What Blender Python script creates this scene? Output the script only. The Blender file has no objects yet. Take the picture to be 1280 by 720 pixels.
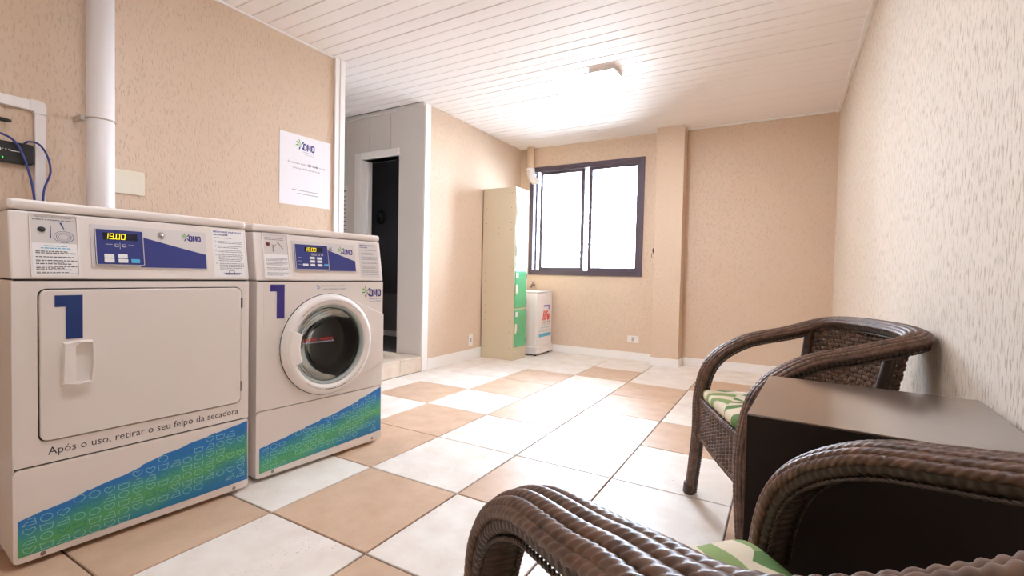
import bpy, bmesh, math, random
from mathutils import Vector, Matrix
random.seed(7)
PI = math.pi
SC = bpy.context.scene
COL = SC.collection

# ------------------------------------------------------------------ camera
cam_data = bpy.data.cameras.new('camera')
cam = bpy.data.objects.new('camera', cam_data)
COL.objects.link(cam)
SC.camera = cam
cam_data.sensor_width = 36.0
cam_data.lens = 591.11 * 36.0 / 1280.0
cam_data.clip_start = 0.05
YAW, PITCH, ROLL = 0.521123, -0.0283095, 0.0217184
fwd = Vector((-math.sin(YAW) * math.cos(PITCH), math.cos(YAW) * math.cos(PITCH), math.sin(PITCH)))
r0 = Vector((math.cos(YAW), math.sin(YAW), 0))
u0 = r0.cross(fwd)
right = math.cos(ROLL) * r0 + math.sin(ROLL) * u0
up = -math.sin(ROLL) * r0 + math.cos(ROLL) * u0
m = Matrix((right, up, -fwd)).transposed().to_4x4()
m.translation = Vector((1.65385, -1.08622, 0.91873))
cam.matrix_world = m

# ------------------------------------------------------------------ light
world = bpy.data.worlds.new('overcast_sky')
SC.world = world
world.use_nodes = True
bg = world.node_tree.nodes['Background']
bg.inputs[0].default_value = (0.82, 0.955, 1.16, 1)
bg.inputs[1].default_value = 16.0

# light portal in the window opening (guides sampling of the sky only)
pd = bpy.data.lights.new('window_portal', 'AREA')
pd.shape = 'RECTANGLE'
pd.size, pd.size_y = 1.4, 1.3
pd.cycles.is_portal = True
po = bpy.data.objects.new('window_portal', pd)
COL.objects.link(po)
po.location = (-0.40, 4.36, 1.58)
po.rotation_euler = (-PI / 2, 0, 0)

LAMP_STRENGTH = 110.0
vs = SC.view_settings
vs.view_transform = 'Standard'
vs.look = 'None'
vs.gamma = 1.0
vs.exposure = 1.66
vs.use_curve_mapping = False
SC.cycles.max_bounces = 12
SC.cycles.diffuse_bounces = 8
SC.cycles.caustics_reflective = False

# ------------------------------------------------------------------ room measures
XL, XR, YB, YF, H = -1.247, 2.046, 4.127, -2.45, 2.475
RY0, RY1, RX0, RZ = 1.33, 2.30, -2.95, 0.142       # side recess with the step


# ------------------------------------------------------------------ materials
def lin(c):
    out = []
    for v in c:
        v = v / 255.0
        out.append(v / 12.92 if v <= 0.04045 else ((v + 0.055) / 1.055) ** 2.4)
    return tuple(out) + (1.0,)


def mat(name, rgb, rough=0.5, metal=0.0, coat=0.0, emit=None, estr=0.0, spec=0.5):
    mt = bpy.data.materials.new(name)
    mt.use_nodes = True
    b = mt.node_tree.nodes['Principled BSDF']
    b.inputs['Base Color'].default_value = lin(rgb)
    b.inputs['Roughness'].default_value = rough
    b.inputs['Metallic'].default_value = metal
    b.inputs['Coat Weight'].default_value = coat
    b.inputs['Coat Roughness'].default_value = 0.08
    b.inputs['Specular IOR Level'].default_value = spec
    if emit:
        b.inputs['Emission Color'].default_value = lin(emit)
        b.inputs['Emission Strength'].default_value = estr
    return mt


class NT:
    """tiny helper for node trees"""
    def __init__(self, mt):
        self.t = mt.node_tree
        self.b = self.t.nodes['Principled BSDF']

    def n(self, kind, **kw):
        nd = self.t.nodes.new(kind)
        for k, v in kw.items():
            setattr(nd, k, v)
        return nd

    def l(self, a, b):
        self.t.links.new(a, b)

    def coords(self, scale, kind='Object'):
        tc = self.n('ShaderNodeTexCoord')
        mp = self.n('ShaderNodeMapping')
        mp.inputs['Scale'].default_value = scale
        if kind == 'World':
            g = self.n('ShaderNodeNewGeometry')
            self.l(g.outputs['Position'], mp.inputs['Vector'])
        else:
            self.l(tc.outputs[kind], mp.inputs['Vector'])
        return mp.outputs['Vector']

    def noise(self, vec, scale, detail=3, rough=0.5):
        nd = self.n('ShaderNodeTexNoise')
        nd.inputs['Scale'].default_value = scale
        nd.inputs['Detail'].default_value = detail
        nd.inputs['Roughness'].default_value = rough
        self.l(vec, nd.inputs['Vector'])
        return nd.outputs['Fac']

    def ramp(self, fac, stops):
        nd = self.n('ShaderNodeValToRGB')
        els = nd.color_ramp.elements
        while len(els) < len(stops):
            els.new(0.5)
        for e, (p, c) in zip(els, stops):
            e.position = p
            e.color = c if len(c) == 4 else lin(c)
        self.l(fac, nd.inputs['Fac'])
        return nd.outputs['Color']

    def mix(self, fac, a, b, blend='MIX'):
        nd = self.n('ShaderNodeMix', data_type='RGBA', blend_type=blend)
        for sock, v in ((nd.inputs[0], fac), (nd.inputs[6], a), (nd.inputs[7], b)):
            if hasattr(v, 'links'):
                self.l(v, sock)
            elif isinstance(v, (int, float)):
                sock.default_value = v
            else:
                sock.default_value = v if len(v) == 4 else lin(v)
        return nd.outputs[2]

    def math(self, op, a, b=None):
        nd = self.n('ShaderNodeMath', operation=op)
        for i, v in enumerate((a, b)):
            if v is None:
                continue
            if hasattr(v, 'links'):
                self.l(v, nd.inputs[i])
            else:
                nd.inputs[i].default_value = v
        return nd.outputs[0]

    def bump(self, fac, dist, strength=1.0):
        nd = self.n('ShaderNodeBump')
        nd.inputs['Distance'].default_value = dist
        nd.inputs['Strength'].default_value = strength
        self.l(fac, nd.inputs['Height'])
        self.l(nd.outputs['Normal'], self.b.inputs['Normal'])


BW = ((0, (0, 0, 0, 1)), (1, (1, 1, 1, 1)))


def wall_material(name, base, fleck, lo, hi, zs, fine, depth, amount):
    """trowelled stucco: short vertical dragged grains"""
    mt = mat(name, base, 0.8, spec=0.25)
    t = NT(mt)
    v = t.coords((1, 1, zs), 'World')
    a = t.noise(v, fine, 4, 0.62)
    r = t.ramp(a, ((lo, (0, 0, 0, 1)), (hi, (1, 1, 1, 1))))
    big = t.noise(t.coords((1, 1, 1), 'World'), 1.6, 2)
    c = t.mix(t.math('MULTIPLY', r, amount), base, fleck)
    c2 = t.mix(t.math('MULTIPLY', big, 0.10), c, (255, 255, 255))
    t.l(c2, t.b.inputs['Base Color'])
    inv = t.math('SUBTRACT', 1.0, r)
    t.bump(inv, depth)
    return mt


M_BEIGE = wall_material('beige_stucco', (215, 190, 165), (180, 152, 124), 0.54, 0.68, 0.36, 100, 0.0016, 0.30)
M_CREAM = wall_material('cream_dragged_stucco', (228, 214, 197), (156, 130, 104), 0.52, 0.64, 0.18, 150, 0.0013, 0.62)
M_TRIM = mat('white_gloss_paint', (238, 234, 230), 0.4)
M_PANEL = mat('white_wall_tile', (214, 208, 202), 0.35)
M_PVC = mat('white_pvc_board', (240, 233, 229), 0.55, spec=0.15)
M_PVC2 = mat('white_pvc_pipe', (236, 232, 232), 0.35)
M_GAP = mat('dark_gap', (120, 100, 88), 0.9)
M_ENAMEL = mat('white_enamel', (228, 219, 213), 0.32)
M_ENAMEL2 = mat('white_plastic', (232, 225, 220), 0.35)
M_DARKGAP = mat('black_shadow_gap', (52, 46, 44), 0.8)
M_NAVY = mat('navy_vinyl', (30, 56, 116), 0.4)
M_VIOLET = mat('indigo_vinyl', (56, 44, 128), 0.4)
M_PANELBLUE = mat('panel_blue', (48, 58, 128), 0.3)
M_LIGHTGREY = mat('panel_light_grey', (214, 208, 206), 0.35)
M_WHITEPRINT = mat('white_print', (238, 236, 236), 0.4)
M_BLACK = mat('black_plastic', (22, 22, 24), 0.35)
M_TEXT = mat('dark_grey_print', (44, 42, 48), 0.5)
M_GREYTEXT = mat('grey_print', (128, 122, 128), 0.5)
M_REDTEXT = mat('red_print', (226, 58, 48), 0.5)
M_REDBROWN = mat('brown_red_print', (150, 96, 88), 0.5)
M_CYAN = mat('cyan_button', (86, 180, 228), 0.4)
M_GREENLEAF = mat('logo_green', (104, 170, 84), 0.4)
M_LEDY = mat('yellow_led', (250, 230, 40), 0.4, emit=(255, 232, 24), estr=0.30)
M_LCD = mat('display_black', (26, 28, 48), 0.15)
M_STEEL = mat('brushed_steel', (150, 142, 138), 0.3, metal=1.0)
M_DRUM = mat('drum_steel', (205, 196, 188), 0.35, metal=0.35)
M_RUBBER = mat('dark_rubber', (26, 26, 28), 0.35)
M_CHROME = mat('chrome', (200, 198, 196), 0.15, metal=1.0)
M_ALU = mat('dark_bronze_aluminium', (92, 80, 90), 0.42, metal=0.25)
M_SLAT = mat('white_shutter_slat', (246, 246, 246), 0.5)
M_LOCKER = mat('beige_steel', (206, 192, 164), 0.45)
M_DOORGREEN = mat('green_locker_enamel', (84, 176, 120), 0.22, coat=0.6)
M_DOORGLARE = mat('glare_paled_locker_enamel', (186, 226, 206), 0.22, coat=0.6)  # door enamel paled in its colour to imitate window glare
M_DOORGLARE_TOP = mat('glare_whitened_locker_enamel', (232, 236, 234), 0.22, coat=0.6)  # top door: window glare put into the colour, almost white
M_RIVET = mat('dark_rivet', (120, 104, 84), 0.5)
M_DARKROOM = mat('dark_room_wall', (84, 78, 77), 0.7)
M_DARKTHING = mat('black_wreath', (16, 15, 15), 0.8)
M_BLUECABLE = mat('blue_cable', (52, 66, 140), 0.45)
M_BROWNCORD = mat('pale_cord', (222, 196, 168), 0.6)
M_STONE = mat('grout', (112, 86, 72), 0.9)
M_PLATE = mat('cream_plastic', (228, 219, 200), 0.45)
M_LIGHTBLUE = mat('light_blue_print', (96, 178, 214), 0.5)
M_DIFFUSER = mat('lit_diffuser', (255, 255, 255), 0.4, emit=(238, 244, 255), estr=LAMP_STRENGTH)

# painted pipe by the window
M_PIPEBEIGE = mat('beige_painted_pipe', (232, 208, 180), 0.45)


def tile_material(name, base, dark, pit):
    mt = mat(name, base, 0.4, spec=0.4)
    t = NT(mt)
    v = t.coords((1, 1, 1), 'World')
    a = t.noise(v, 7, 5, 0.6)
    oi = t.n('ShaderNodeObjectInfo')
    c = t.mix(t.ramp(a, ((0.35, (0, 0, 0, 1)), (0.75, (1, 1, 1, 1)))), base, dark)
    c = t.mix(t.math('MULTIPLY', oi.outputs['Random'], 0.25), c, dark)
    clus = t.ramp(t.noise(v, 4.5, 2), ((0.52, (0, 0, 0, 1)), (0.66, (1, 1, 1, 1))))
    pits = t.ramp(t.noise(t.coords((1, 1.9, 1), 'World'), 95, 2, 0.4), ((0.665, (0, 0, 0, 1)), (0.70, (1, 1, 1, 1))))
    pm = t.math('MULTIPLY', clus, pits)
    c = t.mix(t.math('MULTIPLY', pm, 0.8), c, pit)
    t.l(c, t.b.inputs['Base Color'])
    rr = t.n('ShaderNodeMapRange')
    t.l(a, rr.inputs['Value'])
    rr.inputs['To Min'].default_value = 0.34
    rr.inputs['To Max'].default_value = 0.50
    t.l(rr.outputs[0], t.b.inputs['Roughness'])
    t.bump(t.math('SUBTRACT', 1.0, pm), 0.0008)
    return mt


M_TILEW = tile_material('white_stone_tile', (234, 227, 219), (216, 203, 190), (120, 92, 72))
M_TILET = tile_material('tan_stone_tile', (206, 176, 150), (188, 154, 126), (112, 74, 52))
M_TILEC = tile_material('cream_step_tile', (226, 212, 196), (206, 188, 168), (140, 110, 86))


def wicker_material(name, a, b):
    mt = mat(name, a, 0.40)
    t = NT(mt)
    f = t.noise(t.coords((1, 1, 1)), 42, 3)
    c = t.mix(t.ramp(f, ((0.35, (0, 0, 0, 1)), (0.7, (1, 1, 1, 1)))), a, b)
    t.l(c, t.b.inputs['Base Color'])
    return mt


M_WICKER = wicker_material('brown_synthetic_rattan', (84, 60, 48), (122, 90, 72))
M_WRAP = wicker_material('dark_rattan_wrap', (58, 42, 32), (76, 56, 44))

# table: dark wood-look laminate
M_TABLE_GLARE = mat('espresso_laminate_glare', (40, 29, 24), 0.30, coat=1.0)
M_TABLE_GLARE.node_tree.nodes['Principled BSDF'].inputs['Coat Roughness'].default_value = 0.12
M_TABLE_GLARE.node_tree.nodes['Principled BSDF'].inputs['Coat IOR'].default_value = 3.0
M_TABLE_SHADE = mat('espresso_laminate_shade', (38, 28, 24), 0.5, spec=0.25)  # darker copy for the panels, their shade put into the colour
_t = NT(M_TABLE_GLARE)
_f = _t.noise(_t.coords((2, 26, 26)), 5, 4)
_t.l(_t.mix(_f, (84, 66, 56), (102, 82, 70)), _t.b.inputs['Base Color'])  # top's base colour lightened to imitate the glare on it

# machine lower graphic: blue with a green band along the diagonal
M_GRAPHIC = mat('blue_green_print', (30, 110, 180), 0.35)
_t = NT(M_GRAPHIC)
_tc = _t.n('ShaderNodeTexCoord')
_sx = _t.n('ShaderNodeSeparateXYZ')
_t.l(_tc.outputs['Object'], _sx.inputs[0])
_d = _t.math('SUBTRACT', _sx.outputs['Z'], _t.math('MULTIPLY', _sx.outputs['X'], 0.19))
_n = _t.noise(_t.coords((1, 1, 1)), 9, 2)
_d = _t.math('ADD', _d, _t.math('MULTIPLY', _t.math('SUBTRACT', _n, 0.5), 0.07))
_t.l(_t.ramp(_t.math('MULTIPLY', _t.math('ADD', _d, 0.1), 4.0),
             ((0.06, (26, 108, 176)), (0.34, (34, 128, 168)), (0.58, (82, 166, 96)), (0.72, (64, 158, 128)), (0.92, (26, 116, 190)))),
     _t.b.inputs['Base Color'])
M_ICON = mat('pale_icon_print', (150, 212, 218), 0.4)
M_ICOND = mat('dark_icon_print', (14, 110, 140), 0.4)

# cushion: green fan leaves on cream
M_CUSHION = mat('palm_leaf_fabric', (222, 208, 180), 0.85, spec=0.2)
_t = NT(M_CUSHION)
_v = _t.coords((1, 1, 0.001))
_vo = _t.n('ShaderNodeTexVoronoi')
_vo.inputs['Scale'].default_value = 3.3
_vo.inputs['Randomness'].default_value = 0.9
_t.l(_v, _vo.inputs['Vector'])
_sub = _t.n('ShaderNodeVectorMath', operation='SUBTRACT')
_t.l(_v, _sub.inputs[0])
_t.l(_vo.outputs['Position'], _sub.inputs[1])
_s2 = _t.n('ShaderNodeSeparateXYZ')
_t.l(_sub.outputs[0], _s2.inputs[0])
_ang = _t.math('ARCTAN2', _s2.outputs['Y'], _s2.outputs['X'])
_sc = _t.n('ShaderNodeSeparateColor')
_t.l(_vo.outputs['Color'], _sc.inputs[0])
_ph = _t.math('MULTIPLY', _sc.outputs[0], 6.28)
_bend = _t.math('MULTIPLY', _vo.outputs['Distance'], 1.3)
_w = _t.math('SINE', _t.math('ADD', _t.math('MULTIPLY', _t.math('ADD', _ang, _bend), 8.0), _ph))
_leaf = _t.ramp(_w, ((0.0, (0, 0, 0, 1)), (0.16, (1, 1, 1, 1))))
_g = _t.mix(_sc.outputs[1], (98, 132, 74), (150, 168, 106))
_t.l(_t.mix(_leaf, (224, 210, 184), _g), _t.b.inputs['Base Color'])
_t.bump(_t.noise(_t.coords((1, 1, 1)), 500, 1), 0.0005)


def glass_material(name, tint, mixfac):
    mt = bpy.data.materials.new(name)
    mt.use_nodes = True
    nt = mt.node_tree
    nt.nodes.clear()
    out = nt.nodes.new('ShaderNodeOutputMaterial')
    mx = nt.nodes.new('ShaderNodeMixShader')
    tr = nt.nodes.new('ShaderNodeBsdfTransparent')
    gl = nt.nodes.new('ShaderNodeBsdfGlossy')
    fr = nt.nodes.new('ShaderNodeFresnel')
    fr.inputs[0].default_value = mixfac
    tr.inputs[0].default_value = tint
    gl.inputs[0].default_value = (1, 1, 1, 1)
    gl.inputs[1].default_value = 0.03
    nt.links.new(fr.outputs[0], mx.inputs[0])
    nt.links.new(tr.outputs[0], mx.inputs[1])
    nt.links.new(gl.outputs[0], mx.inputs[2])
    nt.links.new(mx.outputs[0], out.inputs[0])
    return mt


M_GLASS = glass_material('window_glass', (0.95, 0.97, 0.97, 1), 1.45)
M_DOORGLASS = glass_material('door_cover_glass', (0.62, 0.65, 0.64, 1), 1.25)
M_BOWLGLASS = glass_material('door_bowl_glass', (0.80, 0.82, 0.81, 1), 1.45)


# ------------------------------------------------------------------ mesh helpers
class MB:
    def __init__(self):
        self.v, self.f = [], []

    def add(self, verts, faces):
        o = len(self.v)
        self.v += [tuple(x) for x in verts]
        self.f += [tuple(i + o for i in f) for f in faces]
        return self

    def box(self, x0, x1, y0, y1, z0, z1):
        return self.add([(x0, y0, z0), (x1, y0, z0), (x1, y1, z0), (x0, y1, z0), (x0, y0, z1), (x1, y0, z1), (x1, y1, z1), (x0, y1, z1)],
                        [(0, 3, 2, 1), (4, 5, 6, 7), (0, 1, 5, 4), (1, 2, 6, 5), (2, 3, 7, 6), (3, 0, 4, 7)])

    def prism(self, pts, y0, y1, fn=None):
        """outline pts (x,z) swept from y0 (front) to y1; fn maps (x,y,z)"""
        n = len(pts)
        fn = fn or (lambda x, y, z: (x, y, z))
        vs_ = [fn(a, y0, b) for a, b in pts] + [fn(a, y1, b) for a, b in pts]
        fs = [tuple(range(n)), tuple(range(2 * n - 1, n - 1, -1))]
        fs += [(i, i + n, (i + 1) % n + n, (i + 1) % n) for i in range(n)]
        return self.add(vs_, fs)

    def ring_prism(self, outer, inner, y0, y1, fn=None):
        n = len(outer)
        fn = fn or (lambda x, y, z: (x, y, z))
        vs_ = []
        for loop, y in ((outer, y0), (inner, y0), (outer, y1), (inner, y1)):
            vs_ += [fn(a, y, b) for a, b in loop]
        fs = []
        for i in range(n):
            j = (i + 1) % n
            fs += [(i, j, n + j, n + i), (2 * n + i, 3 * n + i, 3 * n + j, 2 * n + j),
                   (i, 2 * n + i, 2 * n + j, j), (n + i, n + j, 3 * n + j, 3 * n + i)]
        return self.add(vs_, fs)

    def tube(self, path, r, seg=8, caps=True, closed=False):
        path = [Vector(p) for p in path]
        n = len(path)
        rr = r if callable(r) else (lambda t: r)
        T0 = (path[1] - path[0]).normalized()
        N = T0.orthogonal().normalized()
        base = len(self.v)
        for i, p in enumerate(path):
            a = path[(i - 1) % n] if (closed or i > 0) else path[i]
            b = path[(i + 1) % n] if (closed or i < n - 1) else path[i]
            T = (b - a).normalized()
            N = (N - T * N.dot(T)).normalized()
            B = T.cross(N)
            rad = rr(i / max(1, n - 1))
            for k in range(seg):
                th = 2 * PI * k / seg
                self.v.append(tuple(p + rad * (math.cos(th) * N + math.sin(th) * B)))
        for i in range(n if closed else n - 1):
            j = (i + 1) % n
            for k in range(seg):
                l = (k + 1) % seg
                self.f.append((base + i * seg + k, base + i * seg + l, base + j * seg + l, base + j * seg + k))
        if caps and not closed:
            self.f.append(tuple(base + k for k in range(seg))[::-1])
            self.f.append(tuple(base + (n - 1) * seg + k for k in range(seg)))
        return self

    def lathe(self, prof, seg, fn):
        """prof: list of (r, h); fn maps (r cos, r sin, h) -> xyz"""
        base = len(self.v)
        for r, h in prof:
            for k in range(seg):
                th = 2 * PI * k / seg
                self.v.append(tuple(fn(r * math.cos(th), r * math.sin(th), h)))
        for i in range(len(prof) - 1):
            for k in range(seg):
                l = (k + 1) % seg
                self.f.append((base + i * seg + k, base + i * seg + l, base + (i + 1) * seg + l, base + (i + 1) * seg + k))
        return self

    def mesh(self, name):
        me = bpy.data.meshes.new(name)
        me.from_pydata(self.v, [], self.f)
        bm = bmesh.new()
        bm.from_mesh(me)
        bmesh.ops.recalc_face_normals(bm, faces=bm.faces)
        bm.to_mesh(me)
        bm.free()
        return me


def obj(name, mb, mt, parent=None, smooth=False, bevel=0.0, seg=2, loc=None, rz=None):
    me = mb.mesh(name) if isinstance(mb, MB) else mb
    o = bpy.data.objects.new(name, me)
    COL.objects.link(o)
    if mt is not None and not me.materials:
        me.materials.append(mt)
    if parent:
        o.parent = parent
    if smooth:
        me.polygons.foreach_set('use_smooth', [True] * len(me.polygons))
    if bevel:
        md = o.modifiers.new('bevel', 'BEVEL')
        md.width = bevel
        md.segments = seg
        md.limit_method = 'ANGLE'
        md.angle_limit = 0.6
        if seg > 1:
            md.harden_normals = False
    if loc:
        o.location = loc
    if rz is not None:
        o.rotation_euler = (0, 0, rz)
    return o


def autosmooth(o, ang=0.6):
    me = o.data
    me.polygons.foreach_set('use_smooth', [True] * len(me.polygons))
    bm = bmesh.new()
    bm.from_mesh(me)
    for e in bm.edges:
        if len(e.link_faces) == 2 and e.calc_face_angle(0) > ang:
            e.smooth = False
    bm.to_mesh(me)
    bm.free()
    return o


def tag(o, label, cat, group=None):
    o['label'] = label
    o['category'] = cat
    if group:
        o['group'] = group
    return o


def thing(name, label, cat, loc=(0, 0, 0), rz=0.0, group=None):
    o = bpy.data.objects.new(name, None)
    COL.objects.link(o)
    o.empty_display_size = 0.1
    o.location = loc
    o.rotation_euler = (0, 0, rz)
    return tag(o, label, cat, group)


def struct(name, mb, mt, parent=None, **kw):
    o = obj(name, mb, mt, parent, **kw)
    if parent is None:
        o['kind'] = 'structure'
    return o


def rrect(x0, x1, z0, z1, r, n=5):
    pts = []
    for cx, cz, a0 in ((x1 - r, z1 - r, 0), (x0 + r, z1 - r, 90), (x0 + r, z0 + r, 180), (x1 - r, z0 + r, 270)):
        for k in range(n + 1):
            a = math.radians(a0 + 90 * k / n)
            pts.append((cx + r * math.cos(a), cz + r * math.sin(a)))
    return pts


def text_flat(s, height=None, width=None, bold=0.0, shear=0.0, align='LEFT', spacing=1.0):
    """2-D triangulated text: (list of (u,v), faces); scaled to a cap height and / or a width"""
    cu = bpy.data.curves.new('text', 'FONT')
    cu.body = s
    cu.size = 1.0
    cu.offset = bold
    cu.shear = shear
    cu.resolution_u = 2
    cu.space_character = spacing
    o = bpy.data.objects.new('text', cu)
    COL.objects.link(o)
    dg = bpy.context.evaluated_depsgraph_get()
    me = bpy.data.meshes.new_from_object(o.evaluated_get(dg))
    vs_ = [(v.co.x, v.co.y) for v in me.vertices]
    fs = [tuple(p.vertices) for p in me.polygons]
    bpy.data.objects.remove(o)
    bpy.data.curves.remove(cu)
    bpy.data.meshes.remove(me)
    x0 = min(v[0] for v in vs_)
    x1 = max(v[0] for v in vs_)
    sy = (height / 0.69) if height else None
    sx = (width / (x1 - x0)) if width else sy
    if sy is None:
        sy = sx
    vs_ = [((a - x0) * sx, b * sy) for a, b in vs_]
    w = (x1 - x0) * sx
    if align == 'CENTER':
        vs_ = [(a - w / 2, b) for a, b in vs_]
    return vs_, fs


def put_text(mb, s, x, z, fn, lift=0.0006, **kw):
    vs_, fs = text_flat(s, **kw)
    mb.add([fn(x + a, -lift, z + b) for a, b in vs_], fs)
    return mb


def ident(x, y, z):
    return (x, y, z)


def bars(mb, x0, x1, zs, h, fn, lift=0.0006):
    """rows of unreadably small print"""
    rnd = random.Random(int(abs(x0) * 1e4) + len(zs))
    for z in zs:
        x = x0
        end = x1 - (0.0 if rnd.random() < 0.6 else (x1 - x0) * 0.3 * rnd.random())
        while x < end - 0.002:
            w = min(end - x, rnd.uniform(0.004, 0.011) * max(1, (x1 - x0) / 0.1))
            mb.add([fn(x, -lift, z), fn(x + w, -lift, z), fn(x + w, -lift, z + h), fn(x, -lift, z + h)], [(0, 1, 2, 3)])
            x += w + 0.0018
    return mb


def omo_letters(mb, x, z, w, h, fn, lift):
    """heavy rounded capitals O M O filling w x h"""
    lw = w * 0.31
    st = lw * 0.34
    for ox in (x, x + w - lw):
        outer = rrect(ox, ox + lw, z, z + h, lw * 0.38, 4)
        inner = rrect(ox + st, ox + lw - st, z + st, z + h - st, (lw - 2 * st) * 0.42, 4)
        n = len(outer)
        vs_ = [fn(a, -lift, b) for a, b in outer] + [fn(a, -lift, b) for a, b in inner]
        mb.add(vs_, [(i, (i + 1) % n, n + (i + 1) % n, n + i) for i in range(n)])
    mx, mw = x + lw + w * 0.025, w - 2 * lw - w * 0.05
    s2 = mw * 0.27
    for pts in (((mx, z), (mx + s2, z), (mx + s2, z + h), (mx, z + h)),
                ((mx + mw - s2, z), (mx + mw, z), (mx + mw, z + h), (mx + mw - s2, z + h)),
                ((mx + s2 * .6, z + h), (mx + mw / 2 - s2 * .45, z + h * 0.2), (mx + mw / 2, z + h * .2), (mx + s2 * 1.3, z + h)),
                ((mx + mw / 2, z + h * 0.2), (mx + mw / 2 + s2 * .45, z + h * 0.2), (mx + mw - s2 * .6, z + h), (mx + mw - s2 * 1.3, z + h))):
        mb.add([fn(a, -lift, b) for a, b in pts], [(0, 1, 2, 3)])


def omo_logo(parent, x, z, w, fn, lift=0.0008, letters=M_VIOLET):
    """splash with teardrops, then the three letters; x,z = lower left of the letters"""
    h = w * 0.52
    mb = MB()
    omo_letters(mb, x, z, w, h, fn, lift)
    obj('logo_letters', mb, letters, parent)
    cx, cz = x - w * 0.20, z + h * 0.68
    for name, angs, mt in (('logo_green_splash', (112, 190, 150), M_GREENLEAF), ('logo_blue_splash', (250, 45, 305), M_NAVY)):
        mb = MB()
        for a in angs:
            a = math.radians(a)
            L = w * (0.40 if name == 'logo_green_splash' else 0.36)
            pts = []
            for k in range(9):
                t = k / 8
                rad = w * 0.010 + w * 0.040 * math.sin(PI * min(1, t ** 1.8))
                pts.append((t, rad))
            loop = [(t, r_) for t, r_ in pts] + [(t, -r_) for t, r_ in pts[::-1]]
            vs_ = []
            for t, r_ in loop:
                d = w * 0.03 + L * t
                vs_.append(fn(cx + d * math.cos(a) - r_ * math.sin(a), -lift, cz + d * math.sin(a) + r_ * math.cos(a)))
            mb.add(vs_, [tuple(range(len(vs_)))])
        obj(name, mb, mt, parent)


def lookup(fn_x0, fn):
    return fn


# ================================================================== SETTING
# ---- floor: grout bed with each tile a piece of its own
floor = struct('floor', MB().box(XL - 0.14, XR + 0.14, YF - 0.14, YB + 0.14, -0.06, -0.005), M_STONE)
TAN = {(0, 0), (0, 3), (0, 6), (-1, 1), (-1, 2), (-1, 4), (-1, 5), (-2, 3), (1, 1), (1, 4), (1, 5), (2, 3), (2, 6), (1, -1), (-1, -1), (-1, -2), (3, 5), (3, 1), (2, -2), (0, -3), (3, -1), (-2, -3), (1, -4)}
T, G = 0.5, 0.0030
for i in range(-3, 5):
    for j in range(-5, 9):
        x0, x1 = max(i * T + G, XL + 0.002), min((i + 1) * T - G, XR - 0.002)
        y0, y1 = max(j * T + G, YF + 0.002), min((j + 1) * T - G, YB - 0.002)
        if x1 - x0 < 0.02 or y1 - y0 < 0.02:
            continue
        mb = MB()
        c = 0.0025
        mb.add([(x0, y0, -0.012), (x1, y0, -0.012), (x1, y1, -0.012), (x0, y1, -0.012),
                (x0, y0, -c), (x1, y0, -c), (x1, y1, -c), (x0, y1, -c),
                (x0 + c, y0 + c, 0), (x1 - c, y0 + c, 0), (x1 - c, y1 - c, 0), (x0 + c, y1 - c, 0)],
               [(0, 1, 5, 4), (1, 2, 6, 5), (2, 3, 7, 6), (3, 0, 4, 7), (4, 5, 9, 8), (5, 6, 10, 9), (6, 7, 11, 10), (7, 4, 8, 11), (8, 9, 10, 11)])
        obj('floor_tile', mb, M_TILET if (i, j) in TAN else M_TILEW, floor)

struct('ground', MB().box(-30, 30, YB + 0.45, 60, -3.2, -3.0), mat('outside_paving', (204, 200, 194), 0.9))
# ---- walls
WT = 0.15
struct('wall_left', MB().box(XL - WT, XL, YF, RY0 - 0.0, 0, H), M_BEIGE)
struct('wall_left_far', MB().box(XL - WT, XL, RY1, YB, 0, H), M_BEIGE)
struct('wall_right', MB().box(XR, XR + WT, YF - WT, YB + WT, 0, H), M_CREAM)
struct('wall_front', MB().box(XL - WT, XR, YF - WT, YF, 0, H), M_CREAM)
WX0, WX1, WZ0, WZ1 = -1.105, 0.302, 0.925, 2.238
wb = MB()
wb.box(XL - WT, WX0, YB, YB + WT, 0, H).box(WX1, XR, YB, YB + WT, 0, H)
wb.box(WX0, WX1, YB, YB + WT, 0, WZ0).box(WX0, WX1, YB, YB + WT, WZ1, H)
struct('wall_back', wb, M_BEIGE)
struct('trim_1', MB().box(0.462, 0.740, 3.95, YB, 0, H), M_BEIGE, bevel=0.004)      # pillar
obj('baseboard', MB().box(0.450, 0.752, 3.938, YB - 0.012, 0, 0.085), M_TRIM, bpy.data.objects['trim_1'], bevel=0.003)

# ---- recess with the step, its end wall and dark doorway
DX0, DX1, DZ1 = -2.06, -1.555, 2.03
rw = MB()
rw.box(RX0, DX0, RY1, RY1 + 0.12, RZ, H).box(DX1, XL - WT - 0.001, RY1, RY1 + 0.12, RZ, H).box(DX0, DX1, RY1, RY1 + 0.12, DZ1, H)
end = struct('wall_recess_end', rw, M_PANEL)
struct('wall_recess_near', MB().box(RX0, XL - WT, RY0 - 0.1, RY0, RZ, H), M_PANEL)
struct('wall_recess_side', MB().box(RX0 - 0.1, RX0, RY0 - 0.1, RY1 + 0.12, RZ, H), M_PANEL)
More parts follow.
